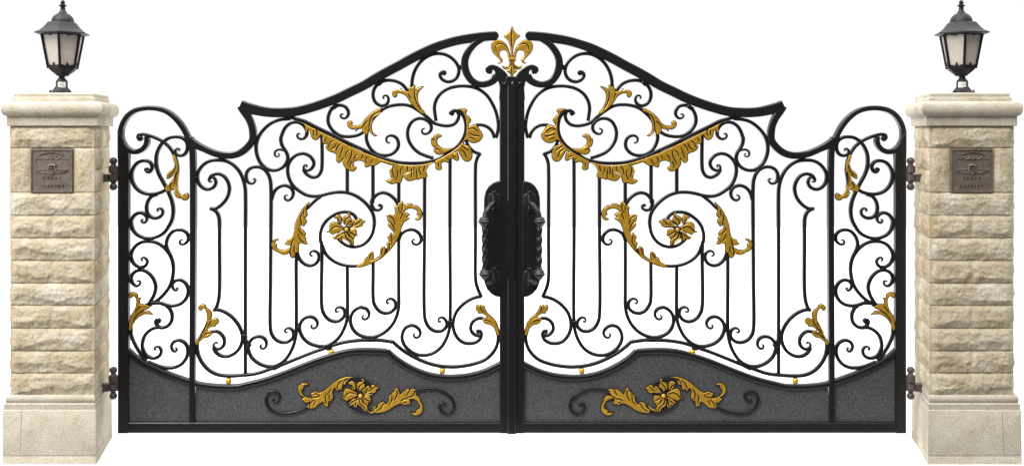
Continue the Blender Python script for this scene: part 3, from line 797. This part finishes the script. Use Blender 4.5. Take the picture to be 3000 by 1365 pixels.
    # ---- gold studs between the two lower rails
    for c in ((669.7, 1115), (971.3, 1031), (1295.8, 1085.6)):
        mb = MB()
        x, _, z = M(c, 0)
        sphere(mb, (x, 0, z), 9.6 * PX, BRASS, 24, 16, .95)
        part('stud', mb, None, 60)

    # ---- pull handle
    er = bpy.data.objects.new('pull_handle', None)
    COL.objects.link(er)
    er.parent = root
    yp = -.0216

    def H3(a, b, y):
        return M(q('ha', (a, b))[0], y)
    for (cx, cy, k) in ((210, 278, 1), (212, 965, .92)):
        mb = MB()
        plate(mb, q('ha', (cx - 40 * k, cy - 75 * k), (cx + 38 * k, cy - 75 * k), (cx + 60 * k, cy - 48 * k), (cx + 60 * k, cy + 48 * k), (cx + 38 * k, cy + 72 * k), (cx - 40 * k, cy + 72 * k), (cx - 60 * k, cy + 48 * k), (cx - 60 * k, cy - 48 * k)),
              yp - .006, yp + .002, HANDLE, 1.5, smooth=False)
        for dy in (-82, 80):
            plate(mb, q('ha', (cx - 20, cy + dy - 14), (cx + 20, cy + dy - 14), (cx + 20, cy + dy + 14), (cx - 20, cy + dy + 14)), yp - .011, yp + .002, HANDLE, 1.5, smooth=False)
        tube(mb, [H3(cx, cy - 68 * k, yp - .012), H3(cx, cy + 68 * k, yp - .012)], .0125, HANDLE)
        part('mount', mb, er, 40)
    mb = MB()
    tube(mb, [H3(215, 285, yp - .01), H3(205, 290, yp - .035), H3(172, 320, yp - .058), H3(140, 365, yp - .068), H3(127, 420, yp - .07)], [.0125, .012, .0115, .0115, .012], HANDLE, 16, True)
    part('arm', mb, er, 40)
    mb = MB()
    tube(mb, [H3(128, 930, yp - .07), H3(138, 965, yp - .066), H3(165, 990, yp - .05), H3(200, 993, yp - .03), H3(214, 985, yp - .01)], [.0125, .0125, .0125, .0125, .0125], HANDLE, 16, True)
    part('arm', mb, er, 40)
    mb = MB()
    tube(mb, [H3(127, 470, yp - .07), H3(127, 600, yp - .07), H3(128, 750, yp - .07), H3(129, 900, yp - .07)], .0140, HANDLE, 24, True, D2R(430))
    part('twisted_grip', mb, er, 50)
    for a, b in ((125, 450), (130, 915)):
        mb = MB()
        c = H3(a, b, yp - .07)
        lathe(mb, (c[0], c[1]), [(.014, c[2] - .030), (.021, c[2] - .022), (.030, c[2] - .010), (.036, c[2] - .002), (.036, c[2] + .004), (.029, c[2] + .012), (.031, c[2] + .017), (.027, c[2] + .024), (.014, c[2] + .029)], HANDLE, 28)
        part('knob', mb, er, 40)

    # ---- hinges
    for dy in (0, 611.5):
        hr = bpy.data.objects.new('hinge', None)
        COL.objects.link(hr)
        hr.parent = root
        REG['hh'] = (280, 450 + dy, 9.76)

        def hp(a, b):
            return M(q('hh', (a, b))[0], 0)
        c = hp(510, 0)
        u = PX / 9.76
        mb = MB()
        for za, zb in ((345, 572), (582, 800)):
            z0, z1 = hp(0, zb)[2], hp(0, za)[2]
            lathe(mb, (c[0], 0), [(.018, z0), (.0275, z0 + .006), (.0275, z1 - .006), (.018, z1)], HINGE, 10, .2)
        lathe(mb, (c[0], 0), [(.012, hp(0, 880)[2]), (.012, hp(0, 300)[2])], HINGE, 16)
        lathe(mb, (c[0], 0), [(.010, hp(0, 870)[2]), (.020, hp(0, 800)[2])], HINGE, 20)
        lathe(mb, (c[0], 0), [(.020, hp(0, 345)[2]), (.012, hp(0, 300)[2])], HINGE, 20)
        part('barrel', mb, hr, 35)
        for b in (215, 950):
            mb = MB()
            p = hp(510, b)
            sphere(mb, p, 108 * u, HINGE)
            sphere(mb, (p[0] + MIR * 40 * u, -95 * u, p[2] + 20 * u), 26 * u, HINGE, 12, 8)
            part('ball_finial', mb, hr, 60)
        mb = MB()
        xa, za = hp(150, 590)[0], hp(0, 590)[2]
        xb, zb = hp(420, 810)[0], hp(0, 810)[2]
        plate(mb, q('hh', (140, 592), (400, 592), (400, 810), (140, 810)), -.0225, .0225, HINGE, 1.6, smooth=False)
        part('bracket', mb, hr)
        mb = MB()
        plate(mb, q('hh', (560, 372), (690, 372), (690, 792), (560, 792)), -.0165, .0165, HINGE, 1.2, smooth=False)
        part('strap', mb, hr)

    # ---- meeting strip, crown boss and fleur-de-lis travel with the left leaf
    if side == 1:
        mb = MB()
        stroke(mb, [(1499.3, 1265.8), (1499.3, 250)], 27, -.031, .0262, FRAME, bmax=4)
        part('meeting_strip', mb)
        mb = MB()
        plate(mb, q('fl', (440, 890), (520, 875), (600, 890), (630, 930), (640, 975), (660, 960), (682, 990), (640, 1040), (590, 1053), (548, 1010), (538, 950), (520, 1010), (480, 1055), (430, 1042), (385, 1015), (373, 985), (390, 963), (408, 985), (432, 950)), -.031, .026, FRAME, 2.0)
        part('crown_boss', mb)
        er = bpy.data.objects.new('fleur_de_lis', None)
        COL.objects.link(er)
        er.parent = root
        mx = lambda P: [(1066 - a, b) for a, b in P]
        KW = dict(y=-.008, th=.008, parent=er, gw=3.6, grow=1.3)
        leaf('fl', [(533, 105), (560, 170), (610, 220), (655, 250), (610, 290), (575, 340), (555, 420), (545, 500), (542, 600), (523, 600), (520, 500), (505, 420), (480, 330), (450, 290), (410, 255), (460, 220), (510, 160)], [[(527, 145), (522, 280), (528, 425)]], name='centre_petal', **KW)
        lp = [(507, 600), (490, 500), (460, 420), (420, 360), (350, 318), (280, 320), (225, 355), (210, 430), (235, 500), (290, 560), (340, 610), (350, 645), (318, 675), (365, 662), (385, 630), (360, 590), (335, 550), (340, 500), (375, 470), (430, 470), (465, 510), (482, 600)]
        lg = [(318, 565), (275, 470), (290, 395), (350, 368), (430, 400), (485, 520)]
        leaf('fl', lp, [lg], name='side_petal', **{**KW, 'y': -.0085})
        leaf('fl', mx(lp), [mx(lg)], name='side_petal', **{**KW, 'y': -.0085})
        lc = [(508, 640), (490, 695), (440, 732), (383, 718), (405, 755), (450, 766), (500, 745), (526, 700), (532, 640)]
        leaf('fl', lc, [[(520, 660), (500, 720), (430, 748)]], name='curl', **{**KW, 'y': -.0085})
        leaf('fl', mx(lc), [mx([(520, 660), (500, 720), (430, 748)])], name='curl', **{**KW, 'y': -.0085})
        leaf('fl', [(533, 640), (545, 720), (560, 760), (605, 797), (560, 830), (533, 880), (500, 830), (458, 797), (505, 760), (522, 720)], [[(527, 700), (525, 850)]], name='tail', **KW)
        mb = MB()
        plate(mb, q('fl', (466, 593), (600, 593), (590, 618), (600, 645), (466, 645), (480, 618)), -.021, -.002, GOLD, 1.6, smooth=False)
        stroke(mb, q('fl', (480, 609), (586, 609)), 1.6, -.0216, -.02, DARK, jitter=False)
        stroke(mb, q('fl', (480, 629), (586, 629)), 1.6, -.0216, -.02, DARK, jitter=False)
        part('band', mb, er)
    return root


# ------------------------------------------------------------------ stone pillar
KS = .2145                                     # splay of the inner jamb
COURSES = [369, 434, 565, 632, 698, 764, 830, 895, 962, 1028, 1093, 1158]


def tier(px0, px1):
    """half width and axis x (left side) of a square tier whose front face spans px0..px1"""
    wpx = px1 - px0
    w = wpx * PX / (1 + wpx / (2 * FPX))
    zf = CAM_D - w / 2
    xf = ((px0 + px1) / 2 - 1500) * zf / FPX
    return w / 2, xf - KS * w / 2


def zrow(py, hw):
    return ZC - (py - HOR) * (CAM_D - hw) / FPX


def fbm(v, o=4):
    s, a = 0, 1
    for i in range(o):
        s += a * noise.noise(v)
        v = v * 2.03
        a *= .5
    return s


def build_pillar(side):
    global MIR
    MIR = side
    hwS, xcS = tier(30, 276)
    lab = {1: 'left split-face sandstone gate pillar with moulded cap, left of the black gate',
           -1: 'right split-face sandstone gate pillar with moulded cap, right of the black gate'}[side]
    root = thing('stone_pillar', lab, 'pillar', (MIR * xcS, 0, 0), 'stone gate pillars')

    def W(xc, u, v, z):
        return (MIR * (xc + u - KS * v), v, z)

    def sq_sweep(mb, xc, prof, mat, sub=10, cap_top=True, cap_bot=True, wob=0.0):
        """moulding: profile of (half width, z) swept round a square with mitred corners"""
        vs, fs = [], []
        per = []
        for s in range(4):
            for k in range(sub):
                per.append((s, k / sub))
        n = len(per)
        for hw, z in prof:
            C = [(-hw, -hw), (hw, -hw), (hw, hw), (-hw, hw)]
            for s, f in per:
                a, b = C[s], C[(s + 1) % 4]
                u, v = a[0] + (b[0] - a[0]) * f, a[1] + (b[1] - a[1]) * f
                if wob:
                    k = 1 + wob * noise.noise(Vector((u * 9 + side, v * 9, z * 9)))
                    u, v = u * k, v * k
                vs.append(W(xc, u, v, z))
        for i in range(len(prof) - 1):
            for k in range(n):
                fs.append((i * n + k, i * n + (k + 1) % n, (i + 1) * n + (k + 1) % n, (i + 1) * n + k))
        if cap_bot: fs.append(tuple(range(n)))
        if cap_top: fs.append(tuple(range((len(prof) - 1) * n, len(prof) * n)))
        mb.add(vs, fs, mat)

    def moulding(name, px0, px1, y0, y1, shape, mat=SMOOTH, sm=40, wob=.004):
        hw, xc = tier(px0, px1)
        z0, z1 = zrow(y0, hw), zrow(y1, hw)
        mb = MB()
        sq_sweep(mb, xc, [(hw - i, z0 + (z1 - z0) * t) for i, t in shape], mat, 12, wob=wob)
        return mb.build(name, root, sm)

    H = (.012, 0), (.004, .02), (0, .05), (0, .95), (.004, .98), (.012, 1)
    # plinth: ground strip, block, lip
    moulding('plinth', 6.5, 281, 1360, 1336, ((.002, 0), (0, .06), (0, .9), (.003, 1)), wob=.006)
    moulding('plinth_block', 7, 280.6, 1336.2, 1199, ((.004, 0), (.0005, .02), (0, .05), (0, .97), (.004, .99), (.010, 1)), wob=.006)
    hwP, _ = tier(7, 280.6)
    mb = MB()
    stroke(mb, [(62, 1206), (63, 1230), (61, 1262), (60, 1300), (58, 1332)], 1.5, -hwP - .0006, -hwP + .003, JOINT, bev=.1, base=-hwP, jitter=False)
    mb.build('mortar_joint', root)
    moulding('plinth_lip', 11, 279, 1199.4, 1181, ((0, 0), (0, .85), (.005, 1)), wob=.005)
    tor = [(.016 * (1 - math.sin(math.pi * k / 10)) + .0, .5 - .5 * math.cos(math.pi * k / 10)) for k in range(11)]
    moulding('base_torus', 15, 278, 1183, 1157, tor, wob=.004)
    # cap
    moulding('cornice', 20, 285.5, 369.5, 340, ((.003, 0), (0, .05), (0, .95), (.003, 1)), wob=.003)
    tor2 = [(.036 * (1 - math.sin(math.pi * k / 14) ** .8), .5 - .5 * math.cos(math.pi * k / 14)) for k in range(15)]
    moulding('cap_torus', 2, 299, 341.5, 297, tor2, wob=.004)
    moulding('cap_slab', 36, 277.5, 298, 283.5, ((0, 0), (0, .75), (.004, .92), (.012, 1)))
    moulding('cap_slab', 42, 275.5, 284, 272, ((0, 0), (0, .7), (.004, .9), (.012, 1)))

    def face_patch(mb, f, a0, a1, z0, z1, xc, hw, seed, mat, amp, flat=False, seam=False):
        """rock-faced patch on side f (0 front, 1 inner, 2 back, 3 outer)"""
        wid = (a1 - a0) * 2 * hw
        na = max(6, int(wid / .0052))
        nz = max(6, int((z1 - z0) / .0052))
        if f == 2: na, nz = 8, 8
        C = [(-hw, -hw), (hw, -hw), (hw, hw), (-hw, hw)]
        N = [(0, -1), (1, 0), (0, 1), (-1, 0)][f]
        A, B = C[f], C[(f + 1) % 4]
        vs, fs = [], []
        for i in range(nz + 1):
            t = i / nz
            for k in range(na + 1):
                s = k / na
                a = a0 + (a1 - a0) * s
                u, v = A[0] + (B[0] - A[0]) * a, A[1] + (B[1] - A[1]) * a
                z = z0 + (z1 - z0) * t
                x1 = s * wid
                dd = Vector((x1 * 7, t * .9, seed * 3.7))
                ed = min(x1, wid - x1) / .03
                eh = min(t * 3.2, 1 - t) * (z1 - z0) / .022
                fade = min(1, max(0, ed - .3)) ** .7 * min(1, max(0, eh - .12)) ** .8
                # pitched profile: a wandering arris about a third of the way up, undercut beneath it
                ri = .36 + .34 * noise.noise(Vector((x1 * 6, seed, 0))) + .07 * noise.noise(Vector((x1 * 26, seed, 4)))
                ri = min(.62, max(.10, ri))
                ri2 = .62 + .2 * noise.noise(Vector((x1 * 5.5, seed + 9, 0))) + .06 * noise.noise(Vector((x1 * 24, seed, 7)))
                g = (t - ri) / (1 - ri)
                if t > ri:
                    pr = .85 - .30 * g ** .8
                else:
                    pr = .14 + .66 * (max(t, 0) / max(ri, .05)) ** 1.6
                if t < ri2:
                    pr += .16 * max(0, noise.noise(Vector((x1 * 4, seed + 3, 2))) + .2)
                d = amp * fade * (pr + .30 * fbm(Vector((x1 * 13, t * 2.4, seed)), 4))
                d += amp * .16 * min(1, fade * 2) * fbm(Vector((x1 * 50, z * 55, seed)), 3)
                if seam:
                    d *= min(1, .3 + abs(x1 - wid * .5 - .012 * noise.noise(Vector((t * 3, seed, 1)))) / .04)
                if flat: d = 0
                if i in (0, nz): d = -.0035
                if k in (0, na) and (0 < a < 1): d = -.004
                vs.append(W(xc, u + N[0] * d, v + N[1] * d, z))
        w = na + 1
        for i in range(nz):
            for k in range(na):
                fs.append((i * w + k, i * w + k + 1, (i + 1) * w + k + 1, (i + 1) * w + k))
        mb.add(vs, fs, mat)

    for ci in range(len(COURSES) - 1):
        yA, yB = COURSES[ci], COURSES[ci + 1]
        z1, z0 = zrow(yA, hwS), zrow(yB, hwS)
        mb = MB()
        mat = (STONE, STONE2)[ci % 2]
        sd = ci * 11.3 + side * 3.1
        amp = .0155
        if ci == 1:
            face_patch(mb, 0, 0, .252, z0, z1, xcS, hwS, sd, mat, amp * .8)
            face_patch(mb, 0, .752, 1, z0, z1, xcS, hwS, sd + 4, mat, amp * .8)
            # bed of the plaque
            vs = [W(xcS, -hwS + 2 * hwS * a, -hwS + .008, z) for a, z in ((.25, z0), (.755, z0), (.755, z1), (.25, z1))]
            mb.add(vs, [(0, 1, 2, 3)], SMOOTH)
            zm = (z0 + z1) / 2
            for ff in (1, 3):
                face_patch(mb, ff, 0, 1, z0, zm, xcS, hwS, sd + ff + 7, mat, amp)
                face_patch(mb, ff, 0, 1, zm, z1, xcS, hwS, sd + ff + 9, mat, amp)
            face_patch(mb, 2, 0, 1, z0, z1, xcS, hwS, sd, mat, amp)
        else:
            face_patch(mb, 0, 0, 1, z0, z1, xcS, hwS, sd, mat, amp, seam=ci % 2 == 1)
            face_patch(mb, 1, 0, 1, z0, z1, xcS, hwS, sd + 2, mat, amp * .95)
            face_patch(mb, 2, 0, 1, z0, z1, xcS, hwS, sd, mat, amp)
            face_patch(mb, 3, 0, 1, z0, z1, xcS, hwS, sd + 5, mat, amp)
        h4 = hwS - .006
        sq = []
        for z in (z0, z1):
            vs = [W(xcS, u, v, z) for u, v in ((-hwS, -hwS), (hwS, -hwS), (hwS, hwS), (-hwS, hwS))]
        o = mb.build('stone_course', root, 40)

    # ---------------- bronze plaque set in the second course
    bz = -hwS                                       # depth of the pillar face
    lab = {1: 'square weathered bronze plaque with winged shield emblem, set in the left stone pillar',
           -1: 'square weathered bronze plaque with winged shield emblem, set in the right stone pillar'}[side]
    c = q('pq', (607, 1055))[0]
    pr = thing('bronze_plaque', lab, 'plaque', M(c, bz, bz), 'bronze plaques on the pillars')
    yf = bz - .004

    def pp(name, fn):
        mb = MB()
        fn(mb)
        return mb.build(name, pr)
    pp('backing', lambda mb: plate(mb, q('pq', (150, 125), (1064, 125), (1064, 1060), (150, 1060)), yf, bz + .006, BRONZE, 1.2, smooth=False, base=bz))

    def rim(mb):
        for a in ([(172, 146), (1042, 146)], [(172, 1038), (1042, 1038)], [(172, 150), (172, 1034)], [(1042, 150), (1042, 1034)]):
            stroke(mb, q('pq', *a), 3.2, yf - .0025, yf + .001, BRONZE, base=bz)
    pp('border', rim)
    SH = [(607, 435), (650, 455), (700, 462), (690, 510), (695, 560), (712, 590), (660, 640), (607, 678), (555, 640), (505, 590), (525, 560), (530, 510), (520, 462), (570, 455)]
    SHI = [(607 + (a - 607) * .68, 545 + (b - 545) * .68) for a, b in SH]

    def shield(mb):
        plate(mb, q('pq', *SH), yf - .008, yf, BRONZEHI, 1.3, smooth=False, base=bz)
        plate(mb, q('pq', *SHI), yf - .0086, yf, DARK, .2, smooth=False, base=bz)
        for g in ([(550, 590), (600, 575), (660, 590)], [(565, 540), (600, 520), (650, 545)], [(585, 500), (607, 560), (600, 620)], [(570, 610), (607, 600), (645, 612)]):
            stroke(mb, q('pq', *g), 2.2, yf - .0105, yf - .006, BRONZE, base=bz)
    pp('shield', shield)

    def wing(sg):
        f = lambda L: [(607 + sg * (a - 607), b) for a, b in L]

        def fn(mb):
            plate(mb, q('pq', *f([(525, 556), (400, 560), (260, 562), (310, 610), (370, 640), (440, 655), (480, 645), (520, 652), (560, 650)])), yf - .004, yf, BRONZEHI, .9, smooth=False, base=bz)
            for k in range(5):
                a = 505 - k * 42
                stroke(mb, q('pq', *f([(a, 566), (a - 18, 600), (a - 10 + k * 4, 640 - k * 8)])), 1.5, yf - .0055, yf - .002, BRONZEHI, base=bz)
            stroke(mb, q('pq', *f([(520, 558), (400, 562), (275, 566)])), 2.2, yf - .0065, yf - .002, BRONZEHI, base=bz)
        return fn
    pp('wing', wing(1))
    pp('wing', wing(-1))

    def banner(mb):
        stroke(mb, q('pq', (350, 240), (440, 215), (600, 195), (740, 210), (850, 245)), 2.4, yf - .003, yf, BRONZE, base=bz)
        stroke(mb, q('pq', (400, 290), (430, 300), (460, 335), (520, 335), (560, 310), (607, 345), (650, 310), (700, 335), (750, 335), (790, 300), (830, 290)), 2.6, yf - .004, yf, BRONZEHI, base=bz)
        stroke(mb, q('pq', (250, 400), (265, 330), (330, 340), (400, 350)), 2, yf - .003, yf, BRONZE, base=bz)
        stroke(mb, q('pq', (965, 400), (950, 345), (880, 340), (810, 350)), 2, yf - .003, yf, BRONZE, base=bz)
        for k in range(6):
            a = 520 + k * 34
            stroke(mb, q('pq', (a, 265), (a + 12, 290), (a - 4, 312)), 1.8, yf - .003, yf, BRONZEHI, base=bz)
    pp('banner', banner)

    def lines(y, x0, x1, n, h, sd):
        def fn(mb):
            r = random.Random(sd)
            for k in range(n):
                a = x0 + (x1 - x0) * k / (n - 1)
                pts = [(a + r.uniform(-14, 14), y + h * (j / 3 - .5) + r.uniform(-6, 6)) for j in range(4)]
                stroke(mb, q('pq', *pts), 1.4, yf - .0014, yf, (BRONZEHI, DARK)[k % 2], base=bz)
        return fn
    pp('lettering', lines(745, 400, 815, 11, 50, 3))
    pp('lettering', lines(915, 360, 880, 15, 55, 8))

    # ---------------- lantern on the cap
    build_lantern(side)
    return root


def build_lantern(side):
    global MIR
    MIR = side
    lx = (185 - 1500) * PX
    hwt, _ = tier(42, 275.5)
    zb = zrow(272, hwt)
    lab = {1: 'black six-sided lantern with frosted panes standing on the left stone pillar',
           -1: 'black six-sided lantern with frosted panes standing on the right stone pillar'}[side]
    cx = MIR * lx
    root = thing('pillar_lantern', lab, 'lantern', (cx, 0, zb), 'lanterns on the pillars')
    z = lambda py: ZC - (py - HOR) * PX
    ROT = D2R(-10.6 + 23.6)          # turned towards the drive

    def lz(name, prof, mat, n=28, rot=0.0, sm=40, rfun=None, dx=0.0, capb=True, capt=True):
        mb = MB()
        lathe(mb, (cx + MIR * dx * PX, 0), [(r * PX * .93, z(py)) for r, py in prof], mat, n, rot, rfun, capb, capt, sx=MIR)
        return mb.build(name, root, sm)
    zs = (zb - z(272))                              # cap height differs a hair between depths
    mb = MB()
    lathe(mb, (cx - MIR * 5 * PX, 0), [(33.5 * PX, zb), (33.5 * PX, zb + 4 * PX), (29 * PX, zb + 5 * PX), (22 * PX, z(263)), (18.5 * PX, z(258)), (17.5 * PX, z(255))], LAMP, 72, 0,
          lambda a, zz: 1 + (.05 * math.sin(a * 20) if zb + .011 < zz < z(259) else 0), sx=MIR)
    for a in (-1, 1):
        lathe(mb, (cx + MIR * (-5 + a * 28) * PX, -.02), [(3 * PX, zb + .006), (3 * PX, zb + .016), (2 * PX, zb + .018), (2 * PX, zb + .024)], LAMP, 8)
    mb.build('flange', root, 40)
    lz('post', [(17.3, 256), (17.3, 240), (15, 235), (10, 231), (9.5, 224)], LAMP, dx=-4)
    mb = MB()
    yk = -17.3 * PX
    n = 10
    vs, fs = [], []
    for zz in (z(257.5), z(241.5)):
        for k in range(n + 1):
            a = D2R(-12 + 72 * k / n)
            vs.append((cx + MIR * (-4 * PX + 17.9 * PX * math.sin(a)), -17.9 * PX * math.cos(a), zz))
    for k in range(n):
        fs.append((k, k + 1, n + 2 + k, n + 1 + k))
    mb.add(vs, fs, STICKER)
    for r, (t0, t1) in enumerate(((.2, .28), (.45, .55), (.72, .8))):
        vs = []
        for t in (t0, t1):
            for k in range(n + 1):
                a = D2R(-4 + (52 - r * 7) * k / n)
                vs.append((cx + MIR * (-4 * PX + 18.15 * PX * math.sin(a)), -18.15 * PX * math.cos(a), z(257) + (z(242) - z(257)) * t))
        mb.add(vs, fs, PRINT)
    mb.build('maker_label', root)
    lz('bowl', [(11, 224.5), (19, 223), (21, 220), (27, 216), (37, 209), (43, 203), (45.5, 199), (45.5, 196)], LAMPD, 6, ROT, 25, dx=-1)
    # six panes between six glazing bars
    rt, rb, yt, yb = 61.5, 41.5, 99.0, 201.0

    def V(k, r, py):
        a = ROT + k * math.pi / 3
        return Vector((cx + MIR * r * PX * math.sin(a) - MIR * 1 * PX, -r * PX * math.cos(a), z(py)))
    for k in range(6):
        a, b, c, d = V(k, rb, yb), V(k + 1, rb, yb), V(k + 1, rt, yt), V(k, rt, yt)
        nrm = (b - a).cross(d - a).normalized()
        ctr = Vector((cx, 0, (a.z + c.z) / 2))
        if nrm.dot((a + b + c + d) / 4 - ctr) < 0: nrm = -nrm
        mb = MB()
        o = -nrm * .004
        vs = [a + o, b + o, c + o, d + o, a + o * 2, b + o * 2, c + o * 2, d + o * 2]
        mb.add(vs, [(0, 1, 2, 3), (4, 5, 6, 7), (0, 1, 5, 4), (1, 2, 6, 5), (2, 3, 7, 6), (3, 0, 4, 7)], GLASS)
        mb.build('pane', root)

        def pt(s, t, off):
            return (a * (1 - s) + b * s) * (1 - t) + (d * (1 - s) + c * s) * t + nrm * off
        ns = 36
        for top in (True, False):
            mb = MB()
            vs, fs = [], []
            for i in range(ns + 1):
                s = i / ns
                if top:
                    e = 1 - (.055 + .022 * abs(math.sin(s * math.pi * 4)) + .05 * max(0, 1 - abs(s - .5) / .07))
                    t0 = 1.01
                else:
                    e = .055 + .035 * abs(math.sin(s * math.pi * 3)) + .075 * max(0, 1 - abs(s - .5) / .09)
                    t0 = -.01
                vs += [pt(s, t0, .002), pt(s, e, .002), pt(s, e, -.003), pt(s, t0, -.003)]
            for i in range(ns):
                for j in range(4):
                    fs.append((i * 4 + j, i * 4 + (j + 1) % 4, i * 4 + 4 + (j + 1) % 4, i * 4 + 4 + j))
            mb.add(vs, fs, LAMPD)
            mb.build('scalloped_trim' if top else 'cresting', root)
        mb = MB()
        tube(mb, [V(k, rb - .5, yb + 1), V(k, rt - .5, yt - 1)], .0068, LAMPD, 12, True)
        mb.build('glazing_bar', root)
    # roof, dome, finial
    lz('roof', [(66, 104), (80, 103), (85, 101), (85, 98.5), (79, 96), (69, 91.5), (58, 83), (50, 74), (45, 68), (40, 66), (34, 66)], LAMP, 6, ROT, 28, dx=-2)
    lz('dome', [(34, 67), (33.5, 62), (31, 55), (26, 48), (19, 42.5), (13, 40), (12, 37), (9, 34), (7.3, 30), (7, 22), (8, 20.5)], LAMP, 28, sm=50, dx=-1)
    lz('finial', [(7.5, 21), (12, 19), (12, 17), (7, 14), (5.5, 12.5), (7, 10.5), (6.5, 7), (3.5, 3), (.6, .3)], LAMPD, 20, sm=50, dx=-1)
    return root


for sd in (1, -1):
    build_leaf(sd)
    build_pillar(sd)
MIR = 1

# ------------------------------------------------------------------ ground
mb = MB()
R = 60
mb.add([(-9, -.3, 0), (9, -.3, 0), (9, 14, 0), (-9, 14, 0)], [(0, 1, 2, 3)], None or mat_plain('white studio floor', (.97, .97, .97), .9))
g = mb.build('ground')
g['kind'] = 'structure'

# ------------------------------------------------------------------ light
w = bpy.data.worlds.new('World')
SC.world = w
w.use_nodes = True
nt = w.node_tree
bg = nt.nodes['Background']
tc = nd(nt, 'ShaderNodeTexCoord')
sx = nd(nt, 'ShaderNodeSeparateXYZ')
nt.links.new(tc.outputs['Generated'], sx.inputs[0])
m1 = nd(nt, 'ShaderNodeMapRange', interpolation_type='SMOOTHSTEP')
for k, v in zip(('From Min', 'From Max', 'To Min', 'To Max'), (-.6, .15, .17, 1.02)):
    m1.inputs[k].default_value = v
nt.links.new(sx.outputs['Y'], m1.inputs['Value'])
m2 = nd(nt, 'ShaderNodeMapRange', interpolation_type='SMOOTHSTEP')
for k, v in zip(('From Min', 'From Max', 'To Min', 'To Max'), (.35, .95, 0, 2.15)):
    m2.inputs[k].default_value = v
nt.links.new(sx.outputs['Z'], m2.inputs['Value'])
ad = nd(nt, 'ShaderNodeMath', operation='ADD')
nt.links.new(m1.outputs[0], ad.inputs[0])
nt.links.new(m2.outputs[0], ad.inputs[1])
bg.inputs['Color'].default_value = (1, 1, 1, 1)
nt.links.new(ad.outputs[0], bg.inputs['Strength'])


def area(name, loc, tgt, size, power, col=(1, 1, 1)):
    l = bpy.data.lights.new(name, 'AREA')
    l.size = size
    l.energy = power
    l.color = col
    o = bpy.data.objects.new(name, l)
    COL.objects.link(o)
    o.location = loc
    o.rotation_euler = (Vector(tgt) - Vector(loc)).to_track_quat('-Z', 'Y').to_euler()
    return o


area('key_lamp', (-6.5, -6, 10), (0, 0, 1.2), 5.5, 1650, (1, .985, .96))

sl = area('added_side_light', (-9.5, -3.7, 1.6), (0, 0, 1.3), 3.2, 250)  # added lamp without a known source, lights the left bevels of the bars
sl.data.shape = 'RECTANGLE'
sl.data.size_y = 4.5
area('added_top_light', (0, -5.0, 10.5), (0, 0, 1.3), 4.5, 420)  # added overhead lamp without a known source, brightens the upper bevels

# ------------------------------------------------------------------ camera
cd = bpy.data.cameras.new('camera')
cam = bpy.data.objects.new('camera', cd)
COL.objects.link(cam)
cam.location = (0, -CAM_D, ZC)
cam.rotation_euler = (math.pi / 2, 0, 0)
cd.sensor_width = 36
cd.lens = 36 * FPX / 3000
cd.shift_y = -(682.5 - HOR) / 3000
cd.clip_end = 200
SC.camera = cam
vs_ = SC.view_settings
vs_.view_transform = 'Standard'
vs_.look = 'None'
vs_.exposure = 0
vs_.gamma = 1
vs_.use_curve_mapping = False
